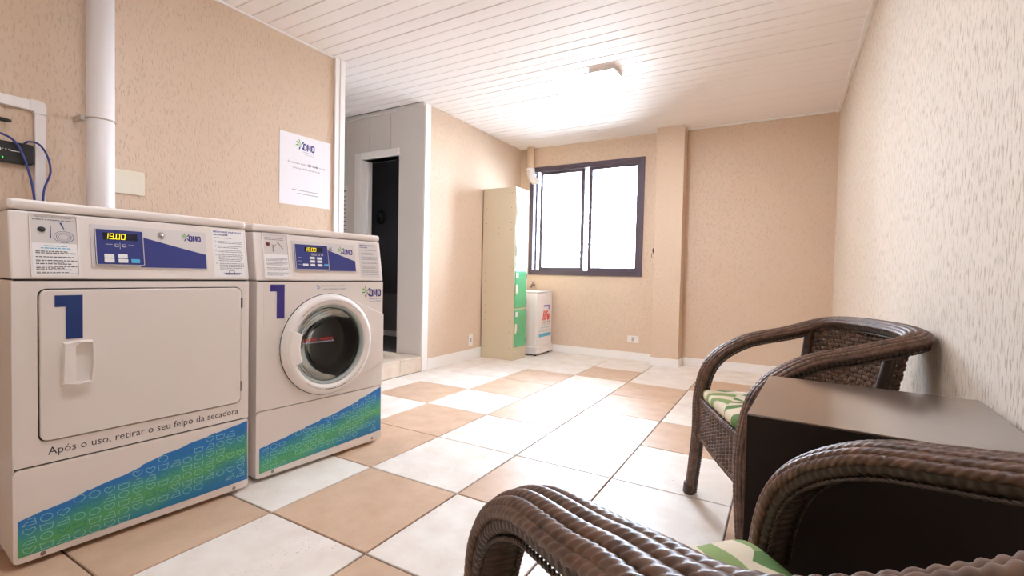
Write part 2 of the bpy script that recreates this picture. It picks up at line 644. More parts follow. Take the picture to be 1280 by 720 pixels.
# wall panels on the end wall with visible joints
xs = [RX0, -2.46, -2.26, -1.96, -1.67, XL - 0.001]
for a, b in zip(xs[:-1], xs[1:]):
    z0 = RZ
    segs = []
    if b <= DX0 - 0.08 or a >= DX1:
        segs.append((a, b, RZ, H - 0.02))
    else:
        segs.append((a, b, DZ1 + 0.075, H - 0.02))
        if a < DX0 - 0.08:
            segs.append((a, DX0 - 0.08, RZ, DZ1 + 0.075))
        if b > DX1:
            segs.append((DX1, b, RZ, DZ1 + 0.075))
    for x0, x1, z0, z1 in segs:
        obj('wall_panel', MB().box(x0 + 0.002, x1 - 0.002, RY1 - 0.006, RY1, z0, z1), M_PANEL, end)
obj('cornice', MB().box(RX0, XL, RY1 - 0.02, RY1 - 0.006, H - 0.03, H + 0.006), M_TRIM, end)
step = struct('trim_2', MB().box(RX0, XL - 0.012, RY0, RY1, 0.0, RZ - 0.012), M_STONE)
for y0, y1 in ((RY0, 1.515), (1.519, 2.018), (2.022, RY1 - 0.002)):
    obj('step_tile', MB().box(XL - 0.012, XL, y0, y1, 0.003, RZ - 0.014), M_TILEC, step)
for y0, y1 in ((RY0, 1.515), (1.519, 2.018), (2.022, RY1 - 0.002)):
    obj('nosing_tile', MB().box(XL - 0.35, XL + 0.004, y0, y1, RZ - 0.012, RZ), M_TILEC, step, bevel=0.003)
    obj('nosing_tile', MB().box(RX0, XL - 0.354, y0, y1, RZ - 0.012, RZ), M_TILEC, step)
# door frame and the dark room behind it
fr = MB()
fr.box(DX0 - 0.08, DX0 + 0.012, RY1 - 0.022, RY1 + 0.13, RZ, DZ1 + 0.07)
fr.box(DX0 + 0.012, DX1, RY1 - 0.022, RY1 + 0.13, DZ1, DZ1 + 0.07)
d1 = struct('door_1', fr, M_TRIM, bevel=0.004)
obj('door_stop', MB().box(DX0 + 0.012, DX0 + 0.03, RY1 + 0.06, RY1 + 0.10, RZ, DZ1), M_TRIM, d1)
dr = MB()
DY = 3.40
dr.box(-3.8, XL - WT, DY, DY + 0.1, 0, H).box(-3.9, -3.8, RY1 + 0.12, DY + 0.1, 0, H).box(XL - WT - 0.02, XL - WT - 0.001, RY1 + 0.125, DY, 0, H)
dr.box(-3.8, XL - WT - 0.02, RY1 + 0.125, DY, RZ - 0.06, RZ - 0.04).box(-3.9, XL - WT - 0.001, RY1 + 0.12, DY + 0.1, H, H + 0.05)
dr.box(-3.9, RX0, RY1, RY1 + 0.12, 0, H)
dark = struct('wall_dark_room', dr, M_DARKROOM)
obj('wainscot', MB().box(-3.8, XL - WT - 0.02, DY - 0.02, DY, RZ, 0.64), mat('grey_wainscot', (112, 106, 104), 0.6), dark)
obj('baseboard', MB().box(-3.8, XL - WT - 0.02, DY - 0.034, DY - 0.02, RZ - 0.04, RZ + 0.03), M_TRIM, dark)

# white casings at both sides of the recess opening
cs = MB().box(XL - WT, XL + 0.018, 1.285, 1.315, 0, H).box(XL - WT, XL + 0.012, 1.315, 1.328, 0, H)
cs.box(XL - WT, XL + 0.02, 1.328, 1.372, 0, H)
struct('trim_3', cs, M_TRIM, bevel=0.003)
struct('trim_4', MB().box(XL - WT, XL + 0.012, RY1 - 0.004, RY1 + 0.072, 0, H), M_TRIM, bevel=0.003)

# baseboards
struct('baseboard_left', MB().box(XL, XL + 0.014, RY1 + 0.072, YB, 0, 0.108), M_TRIM, bevel=0.003)
struct('baseboard_left_near', MB().box(XL, XL + 0.014, YF, 1.285, 0, 0.108), M_TRIM, bevel=0.003)
struct('baseboard_back', MB().box(XL + 0.014, 0.450, YB - 0.014, YB, 0, 0.088).box(0.752, XR, YB - 0.014, YB, 0, 0.088), M_TRIM, bevel=0.003)
struct('baseboard_right', MB().box(XR - 0.014, XR, YF, YB - 0.014, 0, 0.088), M_TRIM, bevel=0.003)
# cornice strips
struct('trim_5', MB().box(XR - 0.028, XR, YF, YB, H - 0.024, H), M_TRIM, bevel=0.004)
struct('trim_6', MB().box(0.74, XR - 0.028, YB - 0.022, YB, H - 0.018, H).box(0.74, 0.762, 3.95, YB - 0.022, H - 0.018, H), M_TRIM, bevel=0.003)
struct('trim_7', MB().box(XL, XL + 0.012, YF, 1.285, H - 0.012, H), M_TRIM)

# ---- ceiling: narrow boards across the room
ceil = struct('ceiling', MB().box(RX0 - 0.1, XR + WT, YF - WT, YB + WT, H + 0.014, H + 0.06), M_GAP)
k0 = int((YF - 0.0625) / 0.1) - 1
rb = random.Random(3)
for k in range(k0, 42):
    y0, y1 = max(0.0625 + k * 0.1 + 0.0016, YF), min(0.0625 + (k + 1) * 0.1 - 0.0016, YB)
    if y1 - y0 < 0.015:
        continue
    ends = [XL, XR - 0.02]
    if 1.65 < y0 < 2.4:
        ends = [XL, -0.148, XR - 0.02]
    if RY0 - 0.06 < y0 and y1 < RY1 + 0.05:
        ends = [RX0] + ends
    for a, b in zip(ends[:-1], ends[1:]):
        dz = rb.uniform(-0.0012, 0.0012)
        zl = H + dz
        c = 0.003
        x0, x1 = a + 0.001, b - 0.001
        mb = MB().add([(x0, y0, zl + 0.012), (x1, y0, zl + 0.012), (x1, y1, zl + 0.012), (x0, y1, zl + 0.012),
                       (x0, y0, zl + c), (x1, y0, zl + c), (x1, y1, zl + c), (x0, y1, zl + c),
                       (x0, y0 + c, zl), (x1, y0 + c, zl), (x1, y1 - c, zl), (x0, y1 - c, zl)],
                      [(0, 1, 5, 4), (1, 2, 6, 5), (2, 3, 7, 6), (3, 0, 4, 7), (4, 5, 9, 8), (5, 6, 10, 9), (6, 7, 11, 10), (7, 4, 8, 11), (8, 9, 10, 11)])
        obj('ceiling_board', mb, M_PVC, ceil)

# ---- window
WY = YB
wf = MB()
fw = 0.052
wf.box(WX0, WX0 + fw, WY - 0.016, WY + 0.10, WZ0, WZ1).box(WX1 - fw, WX1, WY - 0.016, WY + 0.10, WZ0, WZ1)
wf.box(WX0 + fw, WX1 - fw, WY - 0.016, WY + 0.10, WZ1 - 0.06, WZ1).box(WX0 + fw, WX1 - fw, WY - 0.016, WY + 0.10, WZ0, WZ0 + 0.06)
win = struct('window_1', wf, M_ALU, bevel=0.003)
rails = MB().box(WX0 + fw, WX1 - fw, WY - 0.02, WY - 0.012, WZ1 - 0.034, WZ1 - 0.028).box(WX0 + fw, WX1 - fw, WY - 0.02, WY - 0.012, WZ0 + 0.03, WZ0 + 0.036)
obj('track', rails, M_ALU, win)


def sash(x0, x1, y, st_l, st_r):
    z0, z1 = WZ0 + 0.06, WZ1 - 0.06
    s = MB().box(x0, x0 + st_l, y, y + 0.025, z0, z1).box(x1 - st_r, x1, y, y + 0.025, z0, z1)
    s.box(x0 + st_l, x1 - st_r, y, y + 0.025, z1 - 0.03, z1).box(x0 + st_l, x1 - st_r, y, y + 0.025, z0, z0 + 0.035)
    o = obj('sash', s, M_ALU, win, bevel=0.002)
    obj('pane', MB().box(x0 + st_l, x1 - st_r, y + 0.010, y + 0.015, z0 + 0.035, z1 - 0.03), M_GLASS, o)
    return o


sash(-0.338, WX1 - fw, WY + 0.002, 0.040, 0.035)
sash(-0.985, -0.402, WY + 0.032, 0.036, 0.044)
obj('pane', MB().box(WX0 + fw, -0.985, WY + 0.076, WY + 0.081, WZ0 + 0.06, WZ1 - 0.06), M_GLASS, win)
obj('sash_stile', MB().box(WX0 + fw - 0.004, WX0 + fw + 0.014, WY + 0.068, WY + 0.09, WZ0 + 0.06, WZ1 - 0.06), M_ALU, win)
sh = MB()
sl = MB()
for k in range(14):
    zc = WZ0 + 0.10 + k * 0.088
    o_ = MB()
    y0 = WY + 0.115
    o_.add([(-0.95, y0, zc), (-0.16, y0, zc), (-0.16, y0 + 0.03, zc + 0.02), (-0.95, y0 + 0.03, zc + 0.02),
            (-0.95, y0, zc + 0.003), (-0.16, y0, zc + 0.003), (-0.16, y0 + 0.03, zc + 0.023), (-0.95, y0 + 0.03, zc + 0.023)],
           [(0, 3, 2, 1), (4, 5, 6, 7), (0, 1, 5, 4), (1, 2, 6, 5), (2, 3, 7, 6), (3, 0, 4, 7)])
    obj('shutter_slat', o_, M_SLAT, win)

# ================================================================== LAMP
lamp = thing('ceiling_lamp', 'square white surface-mounted LED lamp glowing on the boarded ceiling', 'lamp', (0.428, 2.405, H), 0.0)
obj('housing', MB().ring_prism(rrect(-0.1, 0.1, -0.1, 0.1, 0.012, 3), rrect(-0.092, 0.092, -0.092, 0.092, 0.01, 3), 0, 0.034,
                               lambda x, y, z: (x, z, -0.001 - y)).box(-0.09, 0.09, -0.09, 0.09, -0.02, -0.002), M_ENAMEL2, lamp)
obj('diffuser', MB().box(-0.0915, 0.0915, -0.0915, 0.0915, -0.041, -0.021), M_DIFFUSER, lamp)


def copy_tree(o, parent=None):
    c = o.copy()
    COL.objects.link(c)
    c.parent = parent
    for kid in list(o.children):
        copy_tree(kid, c)
    return c


fill_lamp = copy_tree(lamp)  # added lamp out of view, brightens the near end of the room
fill_lamp.location = (0.428, -0.30, H)
for kid in fill_lamp.children:
    if kid.name.startswith('diffuser'):
        kid.data = kid.data.copy()
        kid.data.materials[0] = mat('lit_diffuser_dimmer', (255, 255, 255), 0.4, emit=(238, 244, 255), estr=48.0)
fill_lamp['label'] = 'added out-of-view fill lamp on the ceiling over the near end of the room'
lamp['group'] = fill_lamp['group'] = 'square ceiling lamps'

# ================================================================== MACHINES
def rot_empty(name, label, cat, A, deg):
    return thing(name, label, cat, A, math.radians(90 - deg))


ICON_DEFS = {
    'heart': [([(0, -.45), (-.40, -.04), (-.46, .18), (-.36, .38), (-.18, .40), (0, .22), (.18, .40), (.36, .38), (.46, .18), (.40, -.04)], True)],
    'circle': [([(.45 * math.cos(a * PI / 7), .45 * math.sin(a * PI / 7)) for a in range(14)], True)],
    'iron': [([(-.5, -.38), (.5, -.38), (.44, .02), (-.22, .0)], True), ([(.44, .02), (.38, .38), (-.08, .38)], False)],
    'basket': [([(-.5, .36), (-.40, -.38), (.40, -.38), (.5, .36), (.25, .22), (0, .34), (-.25, .22)], True)],
}


def stroke(mb, pts, closed, w, fn):
    n = len(pts)
    for i in range(n if closed else n - 1):
        (xa, za), (xb, zb) = pts[i], pts[(i + 1) % n]
        dx, dz = xb - xa, zb - za
        L = math.hypot(dx, dz)
        dx, dz = dx / L * w, dz / L * w
        mb.add([fn(xa - dx - dz, za - dz + dx), fn(xb + dx - dz, zb + dz + dx), fn(xb + dx + dz, zb + dz - dx), fn(xa - dx + dz, za - dz - dx)], [(0, 1, 2, 3)])


def lower_graphic(panel, W, top_pts, z_bl, z_br, icon, yfront=0.0):
    """printed film with a torn diagonal upper edge, and its line icons"""
    pts = [(top_pts[0][0], z_bl)] + [(W - 0.004, z_br)] + top_pts[::-1]
    lift = 0.0009
    film = MB().prism(pts, yfront - lift, yfront + 0.0004)
    fo = obj('graphic_film', film, M_GRAPHIC, panel)

    def top(x):
        for (xa, za), (xb, zb) in zip(top_pts[:-1], top_pts[1:]):
            if xa <= x <= xb:
                return za + (zb - za) * (x - xa) / (xb - xa)
        return top_pts[-1][1]
    light, dark_ = MB(), MB()
    kinds = ['heart', 'circle', 'iron', 'basket']
    cw, ch = icon * 1.24, icon * 0.93
    row = 0
    z = min(z_bl, z_br) + ch * 0.55
    while z < 0.31:
        x = top_pts[0][0] + cw * 0.62
        c = 0
        while x < W - cw * 0.45:
            zb = z_bl + (z_br - z_bl) * x / W
            if zb + icon * 0.36 < z < top(x) - icon * 0.30:
                kd = kinds[(c * 3 + row * 2 + (c // 4)) % 4]
                tgt = dark_ if (c * 5 + row * 3) % 11 in (2, 7) else light
                for loop, closed in ICON_DEFS[kd]:
                    stroke(tgt, [(x + a * icon, z + b * icon * 0.80) for a, b in loop], closed, icon * 0.026, lambda a, b: (a, yfront - lift - 0.0005, b))
            x += cw
            c += 1
        z += ch
        row += 1
    obj('icon_print', light, M_ICON, fo)
    obj('icon_print', dark_, M_ICOND, fo)


def seven_seg(mb, digits, x, z, w, h, fn, lift):
    SEG = {'0': 'abcdef', '1': 'bc', '9': 'abcdfg', '.': ''}
    t = w * 0.16
    for ch in digits:
        if ch == '.':
            mb.add([fn(x - w * .1, -lift, z), fn(x + t * .7, -lift, z), fn(x + t * .7, -lift, z + t), fn(x - w * .1, -lift, z + t)], [(0, 1, 2, 3)])
            x += w * 0.22
            continue
        R = {'a': (0, w, h - t, h), 'd': (0, w, 0, t), 'g': (0, w, h / 2 - t / 2, h / 2 + t / 2), 'f': (0, t, h / 2, h), 'e': (0, t, 0, h / 2), 'b': (w - t, w, h / 2, h), 'c': (w - t, w, 0, h / 2)}
        for s in SEG[ch]:
            a, b, c, d = R[s]
            sh_ = 0.12
            mb.add([fn(x + a + c * sh_, -lift, z + c), fn(x + b + c * sh_, -lift, z + c), fn(x + b + d * sh_, -lift, z + d), fn(x + a + d * sh_, -lift, z + d)], [(0, 1, 2, 3)])
        x += w * 1.3


def numeral(parent, x0, x1, xs, z0, z1, zs, mt):
    obj('numeral_one', MB().prism([(x0, z1), (x1, z1), (x1, z0), (xs, z0), (xs, zs), (x0, zs)][::-1], -0.0012, 0.0), mt, parent)


def cabinet(root, W, D, z_lo, z_mid, z_con, z_top, hole=None):
    """steel sides and back, plinth, and a tilted console with its lid; returns (console, map)"""
    b = MB()
    th = 0.004
    b.box(0.002, 0.002 + th, 0.004, D, 0.02, z_con - 0.004).box(W - 0.002 - th, W - 0.002, 0.004, D, 0.02, z_con - 0.004)
    b.box(0.006, W - 0.006, D - 0.004, D, 0.02, z_con - 0.004).box(0.006, W - 0.006, 0.012, D - 0.004, 0.02, 0.026)
    obj('body', b, M_ENAMEL, root, bevel=0.002)
    gp = MB().box(0.008, W - 0.008, 0.006, 0.012, z_mid - 0.008, z_mid + 0.008)
    if not hole:
        gp.box(0.008, W - 0.008, 0.012, 0.016, 0.03, z_mid)
    obj('gap', gp, M_DARKGAP, root)
    for sx in (0.06, W - 0.06):
        for sy in (0.06, D - 0.06):
            obj('foot', MB().lathe([(0.0, 0.0), (0.02, 0.0), (0.02, 0.012), (0.008, 0.014), (0.008, 0.024)], 10, lambda a, c, h: (sx + a, sy + c, h)), M_RUBBER, root)
    lean = 0.17
    z1 = z_top - 0.035
    con = MB()
    y_at = lambda z: (z - z_con) * lean
    con.add([(0, 0, z_con), (W, 0, z_con), (W, D, z_con), (0, D, z_con),
             (0.0, y_at(z1), z1), (W - 0.0, y_at(z1), z1), (W, D, z1), (0, D, z1)],
            [(0, 3, 2, 1), (4, 5, 6, 7), (0, 1, 5, 4), (1, 2, 6, 5), (2, 3, 7, 6), (3, 0, 4, 7)])
    co = obj('console', con, M_ENAMEL, root, bevel=0.006, seg=3)
    yl = y_at(z1) - 0.003
    lid = MB().box(-0.002, W + 0.002, yl, D, z1 + 0.003, z_top)
    obj('lid', lid, M_ENAMEL, root, bevel=0.012, seg=4)
    return co, (lambda x, y, z: (x, y_at(z) + y, z))


def sticker(parent, name, x0, x1, z0, z1, fn, mt, lift=0.0007, r=0.003):
    return obj(name, MB().prism(rrect(x0, x1, z0, z1, r, 3), -lift, 0.0, fn), mt, parent)


def control_panel(co, fn, P, btn, logo_x):
    x0, x1, z0, z1 = P['panel']
    fr_ = obj('control_panel', MB().prism(rrect(x0, x1, z0, z1, 0.004, 3), -0.004, 0.0, fn), M_LIGHTGREY, co)
    a0, a1, b0, b1 = P['module']
    # blue swoosh on the right of the display module
    sw = MB().prism([(a1 - 0.01, z0 + 0.004), (x1 - 0.004, z0 + 0.004), (x1 - 0.004, z0 + (z1 - z0) * 0.40), (x1 - (x1 - a1) * 0.36, z0 + (z1 - z0) * 0.52), (a1 - 0.01, z0 + (z1 - z0) * 0.78)], -0.0048, -0.004, fn)
    obj('blue_swoosh', sw, M_PANELBLUE, fr_)
    mo = obj('display_module', MB().prism(rrect(a0, a1, b0, b1, 0.004, 3), -0.009, -0.004, fn), M_PANELBLUE, co)
    border = MB().ring_prism(rrect(a0, a1, b0, b1, 0.004, 3), rrect(a0 + 0.002, a1 - 0.002, b0 + 0.002, b1 - 0.002, 0.003, 3), -0.0098, -0.009, fn)
    obj('module_border', border, M_LIGHTGREY, mo)
    c0, c1, d0, d1_ = P['lcd']
    obj('display', MB().prism(rrect(c0, c1, d0, d1_, 0.002, 2), -0.0096, -0.009, fn), M_LCD, mo)
    sg = MB()
    seven_seg(sg, '19.00', c0 + 0.002, d0 + (d1_ - d0) * 0.1, (c1 - c0) * 0.118, (d1_ - d0) * 0.8, fn, 0.0100)
    obj('digits', sg, M_LEDY, mo)
    for (bx, bz, w, h, mt) in btn:
        obj('button', MB().prism(rrect(bx - w / 2, bx + w / 2, bz - h / 2, bz + h / 2, 0.002, 2), -0.0112, -0.009, fn), mt, mo)
    kx, kz = P['lock']
    lk = MB().lathe([(0.0, 0.012), (0.0045, 0.012), (0.0045, 0.011), (0.009, 0.0095), (0.010, 0.004)], 18, lambda a, c, h: fn(kx + a, -h, kz + c))
    lo = obj('key_lock', lk, M_CHROME, co, smooth=True)
    obj('keyhole', MB().prism(rrect(kx - 0.001, kx + 0.001, kz - 0.003, kz + 0.003, 0.0009, 2), -0.0125, -0.0119, fn), M_BLACK, lo)
    w = P['logo_w']
    omo_logo(fr_, logo_x, P['logo_z'], w, fn, lift=0.0046)
    return mo


# ------------------------------------------------------------------ dryer
DW, DD = 0.683, 0.70
dryer = rot_empty('tumble_dryer', 'white front-loading tumble dryer with large square door and blue-green print, nearest machine', 'dryer', (-0.3075, -0.6185, 0), 4.7)
co, F = cabinet(dryer, DW, DD, 0.302, 0.868, 0.874, 1.115)
lp = obj('lower_panel', MB().prism(rrect(0.001, DW - 0.001, 0.016, 0.300, 0.014, 4), 0.0, 0.012), M_ENAMEL, dryer, bevel=0.002)
TOP = [(0.012, 0.147), (0.07, 0.161), (0.072, 0.160), (0.13, 0.170), (0.173, 0.186), (0.176, 0.184), (0.22, 0.195), (0.27, 0.203), (0.316, 0.216), (0.318, 0.221), (0.38, 0.237), (0.384, 0.240), (0.43, 0.245), (0.471, 0.257), (0.52, 0.263), (0.555, 0.273), (0.558, 0.270), (0.61, 0.279), (0.645, 0.284), (0.677, 0.291)]
lower_graphic(lp, DW, TOP, 0.035, 0.047, 0.031)
for sx in (0.066, DW - 0.056):
    obj('screw', MB().lathe([(0, 0.003), (0.006, 0.0022), (0.007, 0)], 10, lambda a, c, h: (sx + a, -h, 0.027 + c)), M_STEEL, lp)
# front frame with the door opening
o_r = [(0.001, 0.304), (DW - 0.001, 0.304), (DW - 0.001, 0.8675), (0.001, 0.8675)]
door_o = rrect(0.057, 0.651, 0.372, 0.845, 0.022, 6)


def rect_ray(loop, x0, x1, z0, z1):
    cx, cz = (x0 + x1) / 2, (z0 + z1) / 2
    out = []
    for a, b in loop:
        dx, dz = a - cx, b - cz
        t = min(((x1 - x0) / 2) / abs(dx) if abs(dx) > 1e-9 else 9e9, ((z1 - z0) / 2) / abs(dz) if abs(dz) > 1e-9 else 9e9)
        out.append((cx + dx * t, cz + dz * t))
    return out


def with_corners(loop, x0, x1, z0, z1):
    """outer loop on the rectangle, snapping the nearest samples to its corners"""
    out = rect_ray(loop, x0, x1, z0, z1)
    for c in ((x0, z0), (x1, z0), (x1, z1), (x0, z1)):
        i = min(range(len(out)), key=lambda k: (out[k][0] - c[0]) ** 2 + (out[k][1] - c[1]) ** 2)
        out[i] = c
    return out


fp = MB().ring_prism(with_corners(door_o, 0.001, DW - 0.001, 0.305, 0.8675), door_o, 0.0, 0.012)
front = obj('front_panel', fp, M_ENAMEL, dryer, bevel=0.002)
tx = MB()
put_text(tx, 'Após o uso, retirar o seu felpo da secadora', 0.078, 0.330, ident, height=0.0235, width=0.563)
obj('lettering', tx, M_TEXT, front)
door = obj('door', MB().prism(rrect(0.0605, 0.6475, 0.3755, 0.8415, 0.020, 6), -0.006, 0.02), M_ENAMEL, dryer, bevel=0.004, seg=3)
obj('seal', MB().prism(rrect(0.057, 0.651, 0.372, 0.845, 0.022, 6), 0.008, 0.013), M_DARKGAP, dryer)
# numeral and handle on the door front (y = -0.006)
shift = lambda o: setattr(o, 'location', (0, -0.006, 0))
numeral(door, 0.094, 0.160, 0.119, 0.686, 0.824, 0.788, M_NAVY)
shift(bpy.data.objects['numeral_one'])
hd = MB()
ho = [(0.108, 0.545), (0.112, 0.676), (0.150, 0.681), (0.183, 0.678), (0.187, 0.61), (0.182, 0.540), (0.146, 0.537)]
hi = [(0.139, 0.553), (0.1395, 0.664), (0.152, 0.672), (0.180, 0.672), (0.1825, 0.61), (0.177, 0.548), (0.152, 0.547)]
n = 7
vs_ = [(a, -0.006, b) for a, b in ho] + [(a * 0.94 + 0.0088, -0.024, b * 0.94 + 0.0365) for a, b in ho] + [(a, -0.023, b) for a, b in hi] + [(a, -0.0065, b) for a, b in hi]
fs = []
for lv in range(3):
    fs += [(lv * n + i, lv * n + (i + 1) % n, (lv + 1) * n + (i + 1) % n, (lv + 1) * n + i) for i in range(n)]
fs.append(tuple(range(3 * n, 4 * n)))
hd.add(vs_, fs)
obj('handle', hd, M_ENAMEL2, door, bevel=0.002)
for z_ in (0.42, 0.76):
    obj('hinge', MB().box(0.650, 0.656, -0.003, 0.006, z_, z_ + 0.04), M_STEEL, door)

# console furniture
pk = MB().ring_prism(rrect(0.044, 0.158, 0.880, 1.078, 0.006, 3), rrect(0.048, 0.153, 0.885, 1.073, 0.004, 3), -0.004, 0.0, F)
pko = obj('pocket_frame', pk, M_ENAMEL2, co)
sticker(pko, 'payment_picture', 0.049, 0.152, 0.985, 1.072, F, M_LIGHTGREY)
sticker(pko, 'instruction_sticker', 0.049, 0.152, 0.886, 0.985, F, M_WHITEPRINT, 0.0012)
pic = MB()
for r_ in (0.022, 0.0205, 0.015, 0.0138):
    pass
for ra, rb_ in ((0.022, 0.0208), (0.0165, 0.0155), (0.0115, 0.0108)):
    o_ = [(0.122 + ra * 1.1 * math.cos(a * PI / 10), 1.006 + ra * 0.85 * math.sin(a * PI / 10)) for a in range(20)]
    i_ = [(0.122 + rb_ * 1.1 * math.cos(a * PI / 10), 1.006 + rb_ * 0.85 * math.sin(a * PI / 10)) for a in range(20)]
    pic.ring_prism(o_, i_, -0.0013, -0.0008, F)
pic.prism([(0.090, 1.000), (0.0925, 1.000), (0.093, 1.040), (0.091, 1.040)], -0.0013, -0.0008, F)
pic.prism([(0.113, 1.050), (0.117, 1.052), (0.124, 1.031), (0.122, 1.030)], -0.0013, -0.0008, F)
obj('picture_lines', pic, M_NAVY, pko)
tl = MB()
put_text(tl, 'Aproxime o leitor do celular', 0.057, 1.064, F, 0.0011, height=0.0045, width=0.085)
put_text(tl, 'e libere a máquina no leitor', 0.052, 1.0555, F, 0.0011, height=0.0045, width=0.094, bold=0.02)
bars(tl, 0.056, 0.148, [0.958, 0.953], 0.0026, F, 0.0016)
bars(tl, 0.056, 0.144, [0.941], 0.0026, F, 0.0016)
bars(tl, 0.056, 0.150, [0.930, 0.925, 0.920], 0.0026, F, 0.0016)
bars(tl, 0.056, 0.150, [0.912, 0.907, 0.902], 0.0026, F, 0.0016)
bars(tl, 0.056, 0.150, [0.894, 0.890], 0.0020, F, 0.0016)
obj('small_print', tl, M_TEXT, pko)
tl = MB()
bars(tl, 0.076, 0.128, [0.975], 0.0030, F, 0.0016)
bars(tl, 0.068, 0.136, [0.968], 0.0030, F, 0.0016)
obj('blue_print', tl, M_LIGHTBLUE, pko)
kb = MB().lathe([(0.0, 0.006), (0.0085, 0.005), (0.0095, 0.0)], 16, lambda a, c, h: F(0.0715 + a, -h - 0.001, 1.027 + c * 0.85))
obj('reader_eye', kb, M_BLACK, pko, smooth=True)
WB = M_WHITEPRINT
control_panel(co, F, dict(panel=(0.186, 0.529, 0.912, 1.055), module=(0.196, 0.327, 0.922, 1.042), lcd=(0.216, 0.310, 1.006, 1.030), lock=(0.382, 1.034), logo_w=0.041, logo_z=1.017),
              [(0.230, 0.952, 0.026, 0.013, WB), (0.266, 0.953, 0.026, 0.013, WB), (0.230, 0.937, 0.026, 0.013, WB), (0.267, 0.937, 0.026, 0.013, WB), (0.301, 0.937, 0.024, 0.013, M_CYAN)], 0.470)
tl = MB()
bars(tl, 0.224, 0.240, [0.990], 0.0016, F, 0.0098)
bars(tl, 0.284, 0.304, [0.990], 0.0016, F, 0.0098)
tl.prism([(0.260, 0.976), (0.261, 0.976), (0.261, 0.998), (0.260, 0.998)], -0.0098, -0.009, F)
for cx in (0.2515, 0.2725):
    tl.ring_prism(rrect(cx - 0.005, cx + 0.005, 0.983, 0.993, 0.001, 1), rrect(cx - 0.0035, cx + 0.0035, 0.985, 0.992, 0.001, 1), -0.0098, -0.009, F)
obj('panel_marks', tl, M_LIGHTGREY, co)
st = sticker(co, 'tips_sticker', 0.552, 0.672, 0.884, 1.070, F, M_WHITEPRINT)
tl = MB()
put_text(tl, 'MELHORES PRÁTICAS', 0.558, 1.060, F, 0.0011, height=0.0060, width=0.105, bold=0.03)
put_text(tl, 'SECAGEM', 0.558, 1.0485, F, 0.0011, height=0.0060, width=0.052, bold=0.03)
obj('heading', tl, M_VIOLET, st)
tl = MB()
bars(tl, 0.560, 0.625, [1.038], 0.0022, F, 0.0011)
for zz in (1.024, 1.006, 0.989, 0.972, 0.939):
    o_ = [(0.564 + 0.003 * math.cos(a * PI / 5), zz + 0.003 * math.sin(a * PI / 5)) for a in range(10)]
    i_ = [(0.564 + 0.0022 * math.cos(a * PI / 5), zz + 0.0022 * math.sin(a * PI / 5)) for a in range(10)]
    tl.ring_prism(o_, i_, -0.0011, -0.0006, F)
bars(tl, 0.572, 0.664, [1.024, 1.018, 1.006, 1.000, 0.989, 0.983, 0.972, 0.966, 0.960, 0.954, 0.948], 0.0022, F, 0.0011)
bars(tl, 0.574, 0.666, [0.937, 0.931, 0.925, 0.919, 0.913], 0.0022, F, 0.0011)
obj('small_print', tl, M_GREYTEXT, st)
tl = MB()
tl.prism([(0.585, 0.901), (0.655, 0.901), (0.645, 0.897), (0.595, 0.897)][::-1], -0.0011, -0.0006, F)
tl.prism([(0.594, 0.894), (0.646, 0.894), (0.646, 0.8928), (0.594, 0.8928)][::-1], -0.0011, -0.0006, F)
bo = rrect(0.606, 0.628, 0.899, 0.910, 0.004, 3)
bi = rrect(0.6075, 0.6265, 0.900, 0.9085, 0.003, 3)
tl.ring_prism(bo, bi, -0.0011, -0.0006, F)
obj('basin_drawing', tl, M_NAVY, st)

# ------------------------------------------------------------------ washing machine
WW, WD = 0.672, 0.70
washer = rot_empty('washing_machine', 'white front-loading washing machine with round glass door, right of the dryer', 'washing machine', (-0.2755, 0.108, 0), 4.9)
co, F = cabinet(washer, WW, WD, 0.305, 0.864, 0.870, 1.113, hole=True)
lp = obj('lower_panel', MB().prism(rrect(0.001, WW - 0.001, 0.016, 0.304, 0.014, 4), 0.0, 0.012), M_ENAMEL, washer, bevel=0.002)
TOP = [(0.016, 0.147), (0.06, 0.155), (0.114, 0.164), (0.117, 0.162), (0.17, 0.176), (0.225, 0.183), (0.228, 0.187), (0.303, 0.200), (0.306, 0.205), (0.36, 0.211), (0.413, 0.222), (0.415, 0.226), (0.47, 0.236), (0.52, 0.250), (0.523, 0.255), (0.58, 0.270), (0.62, 0.284), (0.664, 0.297)]
lower_graphic(lp, WW, TOP, 0.038, 0.062, 0.031)
for sx in (0.075, WW - 0.06):
    obj('screw', MB().lathe([(0, 0.003), (0.006, 0.0022), (0.007, 0)], 10, lambda a, c, h: (sx + a, -h, 0.03 + c)), M_STEEL, lp)
CX, CZ, RO = 0.338, 0.567, 0.240
NS = 64
circ = lambda r_, cx=CX, cz=CZ: [(cx + r_ * math.cos(2 * PI * k / NS), cz + r_ * math.sin(2 * PI * k / NS)) for k in range(NS)]
fp = MB().ring_prism(with_corners(circ(0.205), 0.001, WW - 0.001, 0.308, 0.8645), circ(0.205), 0.0, 0.012)
front = obj('front_panel', fp, M_ENAMEL, washer)
# raised fairing from the ring to the right edge
fa = []
for k in range(33):
    a = math.radians(62 + (300 - 62) * k / 32)
    fa.append((CX + (RO + 0.004) * math.cos(a), CZ + (RO + 0.004) * math.sin(a)))
outer = fa + [(WW - 0.002, 0.440), (WW - 0.002, 0.692)]
inner = []
for a_, b_ in outer:
    an = math.atan2(b_ - CZ, a_ - CX)
    inner.append((CX + 0.212 * math.cos(an), CZ + 0.212 * math.sin(an)))
